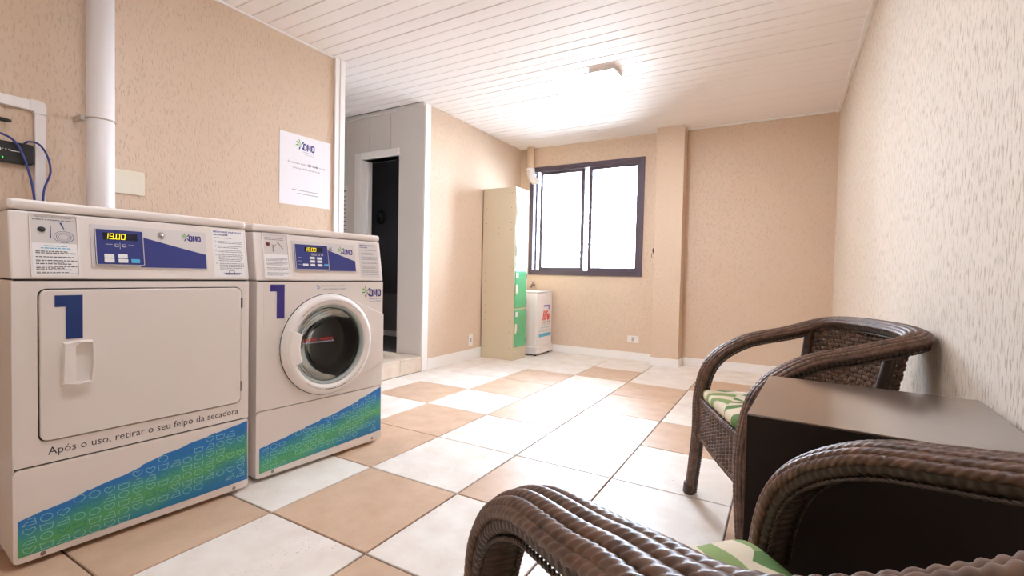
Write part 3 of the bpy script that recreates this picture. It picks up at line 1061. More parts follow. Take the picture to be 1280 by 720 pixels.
# refine the right-hand side of the inner loop so that it stays round
extra_o, extra_i = [], []
for k in range(1, 10):
    t = k / 10
    extra_o.append((WW - 0.002, 0.440 + (0.692 - 0.440) * t))
o2, i2 = fa + [(WW - 0.002, 0.440)] + extra_o + [(WW - 0.002, 0.692)], []
for a_, b_ in o2:
    an = math.atan2(b_ - CZ, a_ - CX)
    i2.append((CX + 0.212 * math.cos(an), CZ + 0.212 * math.sin(an)))
obj('door_fairing', MB().ring_prism(o2, i2, -0.012, 0.0), M_ENAMEL, front, bevel=0.004)
obj('groove', MB().ring_prism(circ(RO + 0.003), circ(RO - 0.01), -0.0125, -0.002), M_DARKGAP, front)
wdoor = obj('door', MB().lathe([(RO, 0.0), (RO, 0.018), (RO - 0.008, 0.034), (RO - 0.022, 0.043), (RO - 0.036, 0.043), (RO - 0.046, 0.038), (RO - 0.050, 0.030), (RO - 0.053, 0.012), (RO - 0.053, 0.0)], NS,
                               lambda a, c, h: (CX + a, -h, CZ + c)), M_ENAMEL2, washer, smooth=True)
obj('inner_bezel', MB().lathe([(0.190, 0.030), (0.186, 0.033), (0.180, 0.028), (0.176, 0.014), (0.176, -0.01)], NS, lambda a, c, h: (CX + a, -h, CZ + c)), mat('grey_green_bezel', (168, 176, 172), 0.3), wdoor, smooth=True)
# handle flap over the left of the ring
hp = MB()
nn = 12
rows = []
for (rad, h) in ((0.238, 0.018), (0.230, 0.040), (0.215, 0.050), (0.172, 0.050), (0.164, 0.044), (0.164, 0.020)):
    rows.append([(CX + rad * math.cos(math.radians(158 + 44 * k / nn)), -h, CZ + rad * math.sin(math.radians(158 + 44 * k / nn))) for k in range(nn + 1)])
vs_ = [p for r_ in rows for p in r_]
fs = []
for i in range(len(rows) - 1):
    for k in range(nn):
        fs.append((i * (nn + 1) + k, i * (nn + 1) + k + 1, (i + 1) * (nn + 1) + k + 1, (i + 1) * (nn + 1) + k))
fs.append(tuple(i * (nn + 1) for i in range(len(rows))))
fs.append(tuple(i * (nn + 1) + nn for i in range(len(rows)))[::-1])
hp.add(vs_, fs)
obj('handle', hp, M_ENAMEL2, wdoor, bevel=0.003)
# glass bowl, gasket and drum
obj('glass_cover', MB().lathe([(0.178, 0.012), (0.172, 0.016), (0.150, 0.020), (0.10, 0.024), (0.05, 0.026), (0.002, 0.0265)], NS, lambda a, c, h: (CX + a, -h, CZ + c)), M_DOORGLASS, wdoor, smooth=True)
obj('gasket', MB().lathe([(0.206, 0.0), (0.186, 0.002), (0.184, -0.03), (0.170, -0.05), (0.152, -0.065), (0.150, -0.085), (0.20, -0.10)], NS, lambda a, c, h: (CX + a, -h, CZ + c)), M_RUBBER, washer, smooth=True)
bowl_r = [0.174, 0.168, 0.158, 0.145, 0.128, 0.108, 0.086, 0.062, 0.036, 0.012, 0.001]
RS = 0.1995
obj('glass_bowl', MB().lathe([(r_, 0.004 - (math.sqrt(RS * RS - r_ * r_) - math.sqrt(RS * RS - 0.174 ** 2))) for r_ in bowl_r], NS, lambda a, c, h: (CX + a, -h, CZ + c - 0.002)), M_BOWLGLASS, wdoor, smooth=True)
dm = MB().lathe([(0.20, -0.10), (0.25, -0.11), (0.25, -0.42), (0.16, -0.44), (0.06, -0.44), (0.05, -0.41), (0.0, -0.405)], NS, lambda a, c, h: (CX + a, -h, CZ + c))
drum = obj('drum', dm, M_DRUM, washer, smooth=True)
for k in range(3):
    a0 = 0.6 + k * 2.094
    pts = []
    for (rr_, da) in ((0.247, -0.22), (0.20, -0.06), (0.195, 0.0), (0.20, 0.06), (0.247, 0.22)):
        pts.append((CX + rr_ * math.cos(a0 + da), CZ + rr_ * math.sin(a0 + da)))
    obj('drum_paddle', MB().prism(pts, 0.13, 0.41), M_DRUM, drum)
# print on the glass
tl = MB()
GY = lambda x, y, z: (x, y - 0.0268, z)
put_text(tl, 'LIMITE', 0.185 + 0.008, 0.590, GY, 0.0006, height=0.0125, width=0.072)
put_text(tl, 'MÁXIMO', 0.283, 0.590, GY, 0.0006, height=0.0125, width=0.068)
obj('limit_lettering', tl, M_REDTEXT, wdoor)
tl = MB()
nw = 96
wpts = [(0.190 + 0.165 * k / nw, 0.579 + 0.0055 * abs(math.sin(PI * 9 * k / nw))) for k in range(nw + 1)]
for (xa, za), (xb, zb) in zip(wpts[:-1], wpts[1:]):
    tl.add([GY(xa, -0.0006, za), GY(xb, -0.0006, zb), GY(xb, -0.0006, zb + 0.0026), GY(xa, -0.0006, za + 0.0026)], [(0, 1, 2, 3)])
obj('limit_wave', tl, mat('pale_print', (190, 190, 215), 0.5), wdoor)


def arc_text(s, R, a0, a1, h, fn, lift, bold=0.0):
    """text around the door ring; a0->a1 in degrees (clockwise over the top, anticlockwise under)"""
    mb = MB()
    under = a1 > a0
    L = abs(math.radians(a1 - a0)) * R
    vs_, fs = text_flat(s, height=h, width=L, bold=bold)
    out = []
    for u_, v_ in vs_:
        a = math.radians(a0 + (a1 - a0) * u_ / L)
        rr_ = R - v_ if under else R + v_
        out.append((CX + rr_ * math.cos(a), -lift, CZ + rr_ * math.sin(a)))
    mb.add(out, fs)
    return mb


obj('ring_lettering', arc_text('VERIFIQUE E RETIRE SEUS OBJETOS DA BORRACHA APÓS O USO DA LAVADORA', RO - 0.033, 138, 40, 0.0062, ident, 0.0442), M_REDBROWN, wdoor)
obj('ring_lettering', arc_text('Realize a limpeza e a', RO - 0.027, 232, 258, 0.0058, ident, 0.0442), M_GREYTEXT, wdoor)
obj('ring_lettering', arc_text('higienização da borracha', RO - 0.027, 260, 294, 0.0062, ident, 0.0442, bold=0.03), M_TEXT, wdoor)
obj('ring_lettering', arc_text('antes e após cada uso', RO - 0.027, 296, 324, 0.0058, ident, 0.0442), M_GREYTEXT, wdoor)
# print on the front panel
sk = sticker(front, 'numeral_sticker', 0.030, 0.128, 0.672, 0.858, ident, mat('sticker_white', (226, 217, 211), 0.4), 0.0006, 0.002)
numeral(front, 0.058, 0.122, 0.087, 0.703, 0.853, 0.823, M_VIOLET)
bpy.data.objects['numeral_one.001'].location = (0, -0.0006, 0)
tl = MB()
put_text(tl, 'Evite mau cheiro, mantenha', 0.305, 0.842, ident, height=0.0080, width=0.130)
put_text(tl, 'a porta aberta após a lavagem', 0.305, 0.827, ident, height=0.0080, width=0.136)
obj('lettering', tl, M_GREYTEXT, front)
tl = MB()
for (dx, dz, s_) in ((0.283, 0.846, 0.008), (0.292, 0.838, 0.007), (0.286, 0.832, 0.006)):
    tl.ring_prism([(dx - s_, dz), (dx, dz - s_ * .7), (dx + s_, dz), (dx, dz + s_ * .7)], [(dx - s_ * .55, dz), (dx, dz - s_ * .4), (dx + s_ * .55, dz), (dx, dz + s_ * .4)], -0.0008, 0)
obj('wave_symbol', tl, mat('pale_blue_print', (140, 160, 196), 0.5), front)
omo_logo(front, 0.582, 0.787, 0.076, ident, lift=0.0008)
tl = MB()
put_text(tl, 'lavanderia', 0.582, 0.7735, ident, height=0.0075, width=0.076)
put_text(tl, 'compartilhada', 0.582, 0.7605, ident, height=0.0060, width=0.076)
obj('logo_caption', tl, mat('blue_caption', (92, 128, 196), 0.5), front)
# console furniture
pk = MB().ring_prism(rrect(0.034, 0.154, 0.878, 1.078, 0.006, 3), rrect(0.040, 0.148, 0.884, 1.073, 0.004, 3), -0.004, 0.0, F)
pko = obj('pocket_frame', pk, M_ENAMEL2, co)
sticker(pko, 'payment_picture', 0.041, 0.147, 0.985, 1.072, F, M_LIGHTGREY)
sticker(pko, 'instruction_sticker', 0.041, 0.147, 0.885, 0.985, F, M_WHITEPRINT, 0.0012)
tl = MB()
bars(tl, 0.048, 0.130, [1.055, 1.048], 0.003, F, 0.0011)
for z_ in (0.966, 0.948, 0.925, 0.903):
    bars(tl, 0.048, 0.142, [z_, z_ - 0.005, z_ - 0.010], 0.0022, F, 0.0016)
obj('small_print', tl, M_GREYTEXT, pko)
pic = MB()
pic.prism([(0.079, 0.995), (0.083, 0.995), (0.084, 1.028), (0.080, 1.028)], -0.0013, -0.0008, F)
pic.prism([(0.100, 1.040), (0.104, 1.042), (0.128, 1.012), (0.125, 1.010)], -0.0013, -0.0008, F)
pic.prism([(0.098, 1.030), (0.101, 1.034), (0.084, 1.020), (0.084, 1.014)], -0.0013, -0.0008, F)
obj('picture_lines', pic, M_GREYTEXT, pko)
kb = MB().lathe([(0.0, 0.006), (0.0085, 0.005), (0.0095, 0.0)], 16, lambda a, c, h: F(0.060 + a, -h - 0.001, 1.030 + c * 0.85))
obj('reader_eye', kb, mat('dark_red_eye', (110, 40, 40), 0.3), pko, smooth=True)
control_panel(co, F, dict(panel=(0.168, 0.505, 0.914, 1.052), module=(0.177, 0.346, 0.922, 1.039), lcd=(0.224, 0.318, 1.004, 1.026), lock=(0.367, 1.024), logo_w=0.052, logo_z=1.000),
              [(0.260, 0.976, 0.025, 0.011, WB), (0.297, 0.975, 0.025, 0.011, WB), (0.260, 0.960, 0.025, 0.011, WB), (0.297, 0.960, 0.025, 0.011, WB),
               (0.224, 0.943, 0.026, 0.011, WB), (0.260, 0.943, 0.022, 0.011, WB), (0.297, 0.943, 0.024, 0.011, WB), (0.331, 0.944, 0.022, 0.010, M_CYAN)], 0.437)
tl = MB()
for zz in (0.976, 0.960, 0.944):
    tl.prism([(0.190, zz), (0.206, zz), (0.206, zz + 0.0014), (0.190, zz + 0.0014)], -0.0098, -0.009, F)
for k in range(4):
    cx = 0.262 + k * 0.017
    tl.ring_prism(rrect(cx - 0.0045, cx + 0.0045, 0.988, 0.997, 0.001, 1), rrect(cx - 0.003, cx + 0.003, 0.9895, 0.9955, 0.001, 1), -0.0098, -0.009, F)
obj('panel_marks', tl, M_LIGHTGREY, co)
st = sticker(co, 'tips_sticker', 0.532, 0.652, 0.884, 1.066, F, M_LIGHTGREY)
tl = MB()
put_text(tl, 'MELHORES PRÁTICAS', 0.540, 1.052, F, 0.0011, height=0.0055, width=0.098, bold=0.03)
put_text(tl, 'LAVAGEM', 0.540, 1.041, F, 0.0011, height=0.0055, width=0.046, bold=0.03)
obj('heading', tl, M_VIOLET, st)
tl = MB()
bars(tl, 0.545, 0.645, [1.028, 1.013, 1.007, 0.992, 0.986, 0.980, 0.966, 0.960, 0.946, 0.940, 0.934, 0.920, 0.914, 0.902], 0.0022, F, 0.0011)
obj('small_print', tl, M_GREYTEXT, st)

# ================================================================== LEFT WALL FITTINGS
pipe = thing('drain_pipe', 'thick white vertical pipe on the beige wall behind the dryer', 'pipe', (XL + 0.09, -0.111, 0.0))
obj('pipe_run', MB().tube([(0, 0, 0.02), (0, 0, H - 0.02)], 0.052, 28), M_PVC2, pipe, smooth=True)
cl = MB().tube([(0.054 * math.cos(a * PI / 12), 0.054 * math.sin(a * PI / 12), 1.60) for a in range(24)], 0.004, 6, closed=True)
cl.box(-0.088, -0.004, -0.072, -0.053, 1.588, 1.610)
obj('pipe_clamp', cl, mat('pale_metal_clamp', (196, 186, 176), 0.4, metal=0.3), pipe)

bx = thing('junction_box', 'blank cream cover plate on the wall just right of the thick pipe', 'cover plate', (XL, 0.032, 1.345))
obj('cover', MB().prism(rrect(-0.068, 0.066, -0.062, 0.058, 0.008, 4), 0.0, 0.012, lambda x, y, z: (0.0005 + y, x, z)), M_PLATE, bx, bevel=0.003)

cd = thing('cable_duct', 'white plastic cable duct turning down behind the dryer at the left edge', 'cable duct', (XL, -0.30, 1.615))
obj('duct_run', MB().box(0.0005, 0.024, -0.36, -0.030, -0.022, 0.022), M_PVC2, cd, bevel=0.003)
obj('duct_drop', MB().box(0.0005, 0.024, -0.019, 0.017, -0.95, -0.030), M_PVC2, cd, bevel=0.003)
obj('duct_elbow', MB().prism([(-0.034, -0.025), (-0.034, 0.025), (0.0, 0.025), (0.014, 0.019), (0.020, 0.004), (0.020, -0.034), (-0.022, -0.034), (-0.022, -0.025)], 0.0005, 0.027, lambda x, y, z: (y, x, z)), M_PVC2, cd, bevel=0.003)

rt = thing('router', 'black network box on the wall at the left edge beside the white duct', 'router', (XL, -0.43, 1.392))
obj('case', MB().prism(rrect(-0.16, 0.107, -0.043, 0.047, 0.014, 4), 0.0005, 0.035, lambda x, y, z: (y, x, z)), M_BLACK, rt, bevel=0.005)
ld = MB()
for k in range(4):
    ld.box(0.035, 0.0356, -0.004 + k * 0.010, 0.000 + k * 0.010, 0.010, 0.0125)
ld.box(0.035, 0.0356, 0.032, 0.062, 0.006, 0.009).box(0.035, 0.0356, -0.005, 0.003, 0.004, 0.014)
obj('white_mark', ld, M_WHITEPRINT, rt)
obj('status_light', MB().box(0.035, 0.0356, 0.006, 0.010, -0.026, -0.022), mat('green_led', (60, 220, 60), 0.4, emit=(60, 255, 60), estr=1.0), rt)
an = thing('antenna', 'small black rod tip above the black network box at the left edge', 'antenna', (XL + 0.03, -0.40, 1.525))
obj('rod', MB().tube([(0, -0.14, 0.004), (0, -0.01, 0.0), (0, 0.006, 0.0)], lambda t: 0.009 if t < 0.9 else 0.006, 10), M_BLACK, an, smooth=True)
obj('bracket', MB().box(-0.0295, -0.004, -0.12, -0.10, -0.006, 0.006), M_BLACK, an)


def cable(name, label, pts, r):
    path = []
    P = [Vector(p) for p in pts]
    P = [2 * P[0] - P[1]] + P + [2 * P[-1] - P[-2]]
    for i in range(1, len(P) - 2):
        for k in range(8):
            t = k / 8
            a, b, c, d = P[i - 1:i + 3]
            path.append(0.5 * (2 * b + (c - a) * t + (2 * a - 5 * b + 4 * c - d) * t * t + (3 * b - a - 3 * c + d) * t ** 3))
    path.append(P[-2])
    return tag(obj(name, MB().tube(path, r, 8), M_BLUECABLE, smooth=True), label, 'cable')


cx = XL + 0.045
cable('network_cable', 'blue cable crossing in front of the black network box, left of the duct', [(cx, -0.46, 1.46), (cx, -0.425, 1.462), (cx + .01, -0.385, 1.43), (cx + .01, -0.350, 1.33), (cx + .01, -0.33, 1.20), (cx, -0.32, 1.02)], 0.0045)
cable('network_cable', 'blue cable looping across the white duct behind the dryer', [(XL + 0.02, -0.352, 1.440), (XL + 0.03, -0.340, 1.452), (XL + 0.042, -0.310, 1.445), (XL + 0.045, -0.285, 1.40), (XL + 0.045, -0.275, 1.33), (XL + 0.042, -0.295, 1.25), (XL + 0.042, -0.30, 1.15), (XL + 0.042, -0.30, 1.02)], 0.004)

# poster
PX = lambda x, y, z: (XL + 0.0015 - y, x, z)
ps = obj('poster', MB().prism([(0.858, 1.358), (1.261, 1.366), (1.261, 1.843), (0.858, 1.836)], -0.0015, 0.001, PX), mat('poster_paper', (232, 228, 232), 0.5))
tag(ps, 'white paper poster with a blue logo taped to the beige wall above the washer', 'poster')
PXf = lambda x, y, z: (XL + 0.003 - y, x, z)
omo_logo(ps, 1.032, 1.742, 0.092, PXf, lift=0.0008)
tl = MB()
put_text(tl, 'lavanderia', 1.034, 1.728, PXf, 0.0008, height=0.008, width=0.088)
put_text(tl, 'compartilhada', 1.044, 1.713, PXf, 0.0008, height=0.006, width=0.078)
put_text(tl, 'Escaneie este', 0.918, 1.640, PXf, 0.0008, height=0.0135, width=0.140)
put_text(tl, 'e veja', 1.165, 1.640, PXf, 0.0008, height=0.0135, width=0.05)
put_text(tl, 'nossos vídeos tutoriais', 0.955, 1.608, PXf, 0.0008, height=0.0135, width=0.215)
bars(tl, 0.95, 1.19, [1.462], 0.004, PXf, 0.0008)
bars(tl, 0.99, 1.16, [1.440], 0.004, PXf, 0.0008)
obj('lettering', tl, M_GREYTEXT, ps)
tl = MB()
put_text(tl, 'QR Code', 1.068, 1.640, PXf, 0.0008, height=0.0135, width=0.088, bold=0.03)
obj('bold_lettering', tl, M_TEXT, ps)

# notice on the recess end wall
nt_ = obj('notice', MB().box(-2.62, -2.25, RY1 - 0.009, RY1 - 0.0065, 1.26, 1.80), mat('notice_paper', (226, 222, 218), 0.5))
tag(nt_, 'pale printed notice on the recess end wall left of the dark doorway', 'notice')
tl = MB()
NF = lambda x, y, z: (x, RY1 - 0.009 + y, z)
tl.box(-2.58, -2.27, RY1 - 0.0098, RY1 - 0.009, 1.735, 1.745)
for k in range(9):
    bars(tl, -2.58, -2.275, [1.68 - k * 0.042], 0.007, NF, 0.0008)
obj('small_print', tl, M_TEXT, nt_)

# wreath in the dark room
wr = MB()
rw_ = random.Random(4)
for k in range(26):
    a = 2 * PI * k / 26
    p = Vector((0.055 * math.cos(a), 0, 0.075 * math.sin(a)))
    q = p + Vector((rw_.uniform(-.02, .02), -rw_.uniform(.005, .03), rw_.uniform(-.02, .02)))
    wr.tube([p - (q - p), p, q], lambda t: 0.014 * (1 - t) + 0.004, 5)
wr.tube([(0.055 * math.cos(2 * PI * k / 20), 0, 0.075 * math.sin(2 * PI * k / 20)) for k in range(20)], 0.016, 6, closed=True)
wo = obj('wreath', wr, M_DARKTHING, loc=(-2.875, DY - 0.032, 1.62))
tag(wo, 'small black ring-shaped wreath hanging on the dark wall inside the doorway', 'wreath')


# outlets
def outlet(label, loc, rz, wide):
    o = thing('wall_outlet', label, 'outlet', loc, rz)
    w, h = (0.128, 0.078) if wide else (0.078, 0.122)
    p = obj('plate', MB().prism(rrect(-w / 2, w / 2, -h / 2, h / 2, 0.006, 3), -0.009, -0.0005), M_ENAMEL2, o, bevel=0.002)
    obj('socket', MB().prism(rrect(-0.014, 0.014, -0.022, 0.022, 0.005, 3), -0.0105, -0.009), mat('socket_grey', (176, 168, 160), 0.5), p)
    return o


outlet('white wall outlet low on the left wall beside the beige locker', (XL, 3.086, 0.205), PI / 2, False)
outlet('white wall outlet low on the window wall left of the pillar', (0.225, YB, 0.232), 0.0, True)

# ================================================================== WINDOW CORNER
wp = thing('corner_pipe', 'beige painted pipe with white elbow at the window\'s top left corner', 'pipe', (-1.08, YB - 0.055, 0))
obj('pipe_run', MB().tube([(0, 0, 2.19), (0, 0, H - 0.001)], 0.044, 18), M_PIPEBEIGE, wp, smooth=True)
el = []
for k in range(9):
    a = math.radians(90 * k / 8)
    el.append((0.075 * (1 - math.cos(a)), 0.02 * math.sin(a), 2.19 - 0.13 * math.sin(a)))
el += [(0.080, 0.03, 2.055), (0.082, 0.033, 2.04)]
obj('elbow', MB().tube(el, 0.047, 18), M_PVC2, wp, smooth=True)
obj('collar', MB().tube([(0, 0, 2.185), (0, 0, 2.225)], 0.050, 18), M_PVC2, wp, smooth=True)

tp = thing('wall_tap', 'tiny grey metal tap on the wall below the window above the white appliance', 'tap', (-1.02, YB, 0.80))
tb = MB().tube([(0, -0.0005, 0), (0, -0.07, 0), (0, -0.085, -0.012), (0, -0.088, -0.035)], 0.010, 10)
obj('spout', tb, M_STEEL, tp, smooth=True)
obj('lever', MB().tube([(0, -0.045, 0.008), (0, -0.045, 0.035)], 0.006, 8).tube([(-0.025, -0.045, 0.036), (0.025, -0.045, 0.036)], 0.006, 8), M_STEEL, tp)

hc = thing('hanging_cord', 'thin pale cord hanging beside the pillar with a small dark end', 'cord', (0.425, YB - 0.012, 0))
obj('cord_line', MB().tube([(0, 0, H - 0.001), (0.002, 0, 1.6), (0, 0, 1.235)], 0.0055, 8), M_BROWNCORD, hc)
obj('cord_end', MB().tube([(0, 0, 1.235), (-0.005, -0.004, 1.21), (0.0, 0, 1.19)], 0.011, 8), M_BLACK, hc)
obj('cord_tail', MB().tube([(0, 0, 1.19), (-0.022, -0.004, 1.165), (-0.02, -0.002, 1.13)], 0.004, 6), mat('brown_tail', (150, 124, 98), 0.6), hc)

# locker
LX0, LX1, LY0, LY1, LH = XL + 0.016, -0.822, 3.272, 3.556, 1.848
lk = thing('locker', 'tall narrow beige steel locker with green doors against the left wall', 'locker', (0, 0, 0))
obj('body', MB().box(LX0, LX1 - 0.004, LY0, LY1, 0.005, LH), M_LOCKER, lk, bevel=0.004)
obj('plinth', MB().box(LX0, LX1, LY0 - 0.002, LY1, 0.0, 0.092), M_LOCKER, lk, bevel=0.003)
ff = MB().box(LX1 - 0.004, LX1, LY0, LY0 + 0.014, 0.092, LH).box(LX1 - 0.004, LX1, LY1 - 0.014, LY1, 0.092, LH)
zb = [0.128, 0.552, 0.972, 1.386, 1.800]
for z in zb:
    ff.box(LX1 - 0.004, LX1, LY0 + 0.014, LY1 - 0.014, z - 0.009, z + 0.009)
ff.box(LX1 - 0.004, LX1, LY0 + 0.014, LY1 - 0.014, 0.092, 0.12).box(LX1 - 0.004, LX1, LY0 + 0.014, LY1 - 0.014, 1.808, LH)
obj('face_frame', ff, M_LOCKER, lk)
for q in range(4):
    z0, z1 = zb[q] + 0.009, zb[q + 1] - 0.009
    dm_ = (M_DOORGREEN, M_DOORGREEN, M_DOORGLARE, M_DOORGLARE_TOP)[q]
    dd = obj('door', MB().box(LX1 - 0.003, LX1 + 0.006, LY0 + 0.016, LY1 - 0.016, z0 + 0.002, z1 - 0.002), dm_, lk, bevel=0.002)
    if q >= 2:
        dd['label'] = ('door paled to mint by coloured-in window glare', 'top door whitened by coloured-in window glare')[q - 2]
    obj('label_holder', MB().box(LX1 + 0.006, LX1 + 0.008, LY0 + 0.03, LY0 + 0.075, z1 - 0.075, z1 - 0.025), M_WHITEPRINT, dd)
    zm = (z0 + z1) / 2
    obj('hasp', MB().prism([(LY0 + 0.018, zm + 0.05), (LY0 + 0.056, zm + 0.05), (LY0 + 0.056, zm - 0.02), (LY0 + 0.036, zm - 0.06), (LY0 + 0.018, zm - 0.045)], 0.006, 0.014, lambda x, y, z: (LX1 + y, x, z)), M_PLATE, dd, bevel=0.002)
    for zz in (z0 + 0.06, z1 - 0.06):
        obj('hinge', MB().box(LX1 + 0.004, LX1 + 0.010, LY1 - 0.020, LY1 - 0.012, zz - 0.03, zz + 0.03), M_STEEL, dd)
rv = MB()
for xx in (LX0 + 0.045, LX1 - 0.05):
    for z in [0.13, 0.5, 0.58, 0.72, 0.85, 0.93, 1.0, 1.14, 1.31, 1.40, 1.47, 1.63, 1.79] + [0.3, 0.42]:
        rv.lathe([(0, 0.002), (0.004, 0.0015), (0.005, 0)], 6, lambda a, c, h: (xx + a, LY0 - h, z + c))
for z in (0.935, 0.985, 1.36, 1.42, 1.74, 1.70):
    rv.lathe([(0, 0.002), (0.004, 0.0015), (0.005, 0)], 6, lambda a, c, h: ((LX0 + LX1) / 2 + a, LY0 - h, z + c))
obj('rivet', rv, M_RIVET, lk)['kind'] = 'stuff'

# small white appliance between the locker and the back wall
AX0, AX1, AY0, AY1, AH = -1.16, -0.752, 3.672, 4.085, 0.715
ap = thing('appliance', 'small white cabinet appliance with red lettering in the corner under the window', 'appliance', (0, 0, 0))
obj('body', MB().box(AX0, AX1, AY0, AY1, 0.035, AH), M_ENAMEL2, ap, bevel=0.012, seg=3)
obj('base', MB().box(AX0 - 0.006, AX1 + 0.010, AY0 - 0.006, AY1 + 0.012, 0.018, 0.105), M_ENAMEL2, ap, bevel=0.008)
obj('lid', MB().box(AX0 - 0.004, AX1 + 0.004, AY0 - 0.004, AY1 + 0.004, AH, AH + 0.022), M_ENAMEL2, ap, bevel=0.008)
for xx in (AX0 + 0.04, AX1 - 0.02):
    for yy in (AY0 + 0.03, AY1 - 0.05):
        obj('foot', MB().tube([(xx, yy, 0), (xx, yy, 0.02)], 0.014, 8), M_BLACK, ap)
AF = lambda x, y, z: (AX1 + 0.0006 - y, x, z)
pr_ = MB()
put_text(pr_, 'life', 3.825, 0.400, AF, 0.0008, height=0.105, width=0.185, bold=0.03, shear=0.25)
obj('red_lettering', pr_, M_REDTEXT, ap)
obj('purple_bar', MB().box(AX1, AX1 + 0.0014, 3.86, 4.01, 0.553, 0.572).box(AX1, AX1 + 0.0014, 3.985, 4.01, 0.52, 0.553), mat('purple_print', (104, 84, 176), 0.5), ap)
bl = MB().box(AX1, AX1 + 0.0014, 3.745, 4.055, 0.205, 0.245)
obj('blue_band', bl, M_LIGHTBLUE, ap)
dt = MB()
for r_ in range(4):
    for c in range(7 - r_):
        yy, zz = 3.77 + c * 0.045 + r_ * 0.035, 0.275 + r_ * 0.036
        if yy < 4.05:
            dt.prism([(yy - 0.012, zz), (yy, zz - 0.010), (yy + 0.012, zz), (yy, zz + 0.010)], -0.0014, 0.0, lambda x, y, z: (AX1 - y, x, z))
obj('dot_print', dt, mat('grey_blue_dots', (150, 196, 204), 0.5), ap)['kind'] = 'stuff'
tl = MB()
bars(tl, 3.84, 4.02, [0.365], 0.010, AF, 0.0008)
obj('small_print', tl, M_REDTEXT, ap)
for yy in (3.78, 4.02):
    obj('screw', MB().lathe([(0, 0.003), (0.007, 0)], 8, lambda a, c, h: (AX1 + 0.010 + h, yy + a, 0.062 + c)), M_BLACK, ap)

# ================================================================== TABLE
tr = math.radians(-3.6)
tbl = thing('side_table', 'dark espresso cube side table standing between the two wicker armchairs', 'table', (1.600, -0.050, 0), tr)
TW, TD, TZ = 0.424, 0.447, 0.656
obj('table_top', MB().box(0, TW, 0, TD, TZ - 0.004, TZ), M_TABLE_GLARE, tbl, bevel=0.001)
obj('side_panel', MB().box(0.0, 0.028, 0.0175, TD - 0.0175, 0.0, TZ - 0.0043), M_TABLE_SHADE, tbl, bevel=0.001)
obj('side_panel', MB().box(TW - 0.028, TW, 0.0175, TD - 0.0175, 0.0, TZ - 0.0043), M_TABLE_SHADE, tbl, bevel=0.001)
obj('front_panel', MB().box(0.0, TW, 0.0, 0.017, 0.0, TZ - 0.0043), M_TABLE_SHADE, tbl, bevel=0.001)
obj('back_panel', MB().box(0.0, TW, TD - 0.017, TD, 0.0, TZ - 0.0043), M_TABLE_SHADE, tbl, bevel=0.001)

# ================================================================== WICKER ARMCHAIRS
S = dict(xf=.252, a0=.335, x1=.245, a1=.254, z1=.454, x2=.201, z2=.588, x3=.085, z3=.674, x4=-.083, a4=.254, z4=.718, x5=-.233, a5=.24, z5=.762, x6=-.275, z6=.773)
half = [(S['xf'], S['a0'], 0.0), (S['x1'] + .005, S['a1'] + .003, S['z1'] * .6), (S['x1'], S['a1'], S['z1']), (S['x2'], S['a1'], S['z2']),
        (S['x3'], (S['a1'] + S['a4']) / 2, S['z3']), (S['x4'], S['a4'], S['z4']), (S['x5'], S['a5'], S['z5'])]
ctrl = half + [(S['x6'], 0.0, S['z6'])] + [(x, -y, z) for x, y, z in half[::-1]]


def catmull(P, step):
    P = [Vector(p) for p in P]
    Q = [2 * P[0] - P[1]] + P + [2 * P[-1] - P[-2]]
    dense = []
    for i in range(1, len(Q) - 2):
        a, b, c, d = Q[i - 1:i + 3]
        for k in range(40):
            t = k / 40
            dense.append(0.5 * (2 * b + (c - a) * t + (2 * a - 5 * b + 4 * c - d) * t * t + (3 * b - a - 3 * c + d) * t ** 3))
    dense.append(P[-1])
    L = [0.0]
    for p, q in zip(dense[:-1], dense[1:]):
        L.append(L[-1] + (q - p).length)
    n = int(L[-1] / step)
    out, j = [], 0
    for i in range(n + 1):
        s = L[-1] * i / n
        while j < len(L) - 2 and L[j + 1] < s:
            j += 1
        t = (s - L[j]) / max(1e-9, L[j + 1] - L[j])
        out.append(dense[j].lerp(dense[j + 1], t))
    return out


STEP = 0.0024
RIM = catmull(ctrl, STEP)
NR = len(RIM)


def frame(i):
    a, b = RIM[max(0, i - 3)], RIM[min(NR - 1, i + 3)]
    Tn = (b - a).normalized()
    bias = 1 - 2 * i / (NR - 1)
    h = Vector((Tn.x - 0.35 * bias, Tn.y * (0.0 if RIM[i].z < 0.5 else 1.0), 0)).normalized()
    B = Vector((h.y, -h.x, 0))
    B = (B - Tn * B.dot(Tn)).normalized()
    return Tn, B, B.cross(Tn).normalized()


FR = [frame(i) for i in range(NR)]
sm = []
for i in range(NR):                                   # smooth the frames along the rail
    B = sum((FR[j][1] for j in range(max(0, i - 16), min(NR, i + 17))), Vector())
    Tn = FR[i][0]
    B = (B - Tn * B.dot(Tn)).normalized()
    sm.append((Tn, B, B.cross(Tn).normalized()))
FR = sm


def wscale(z):
    return 0.62 + 0.38 * max(0.0, min(1.0, (z - 0.10) / 0.45))


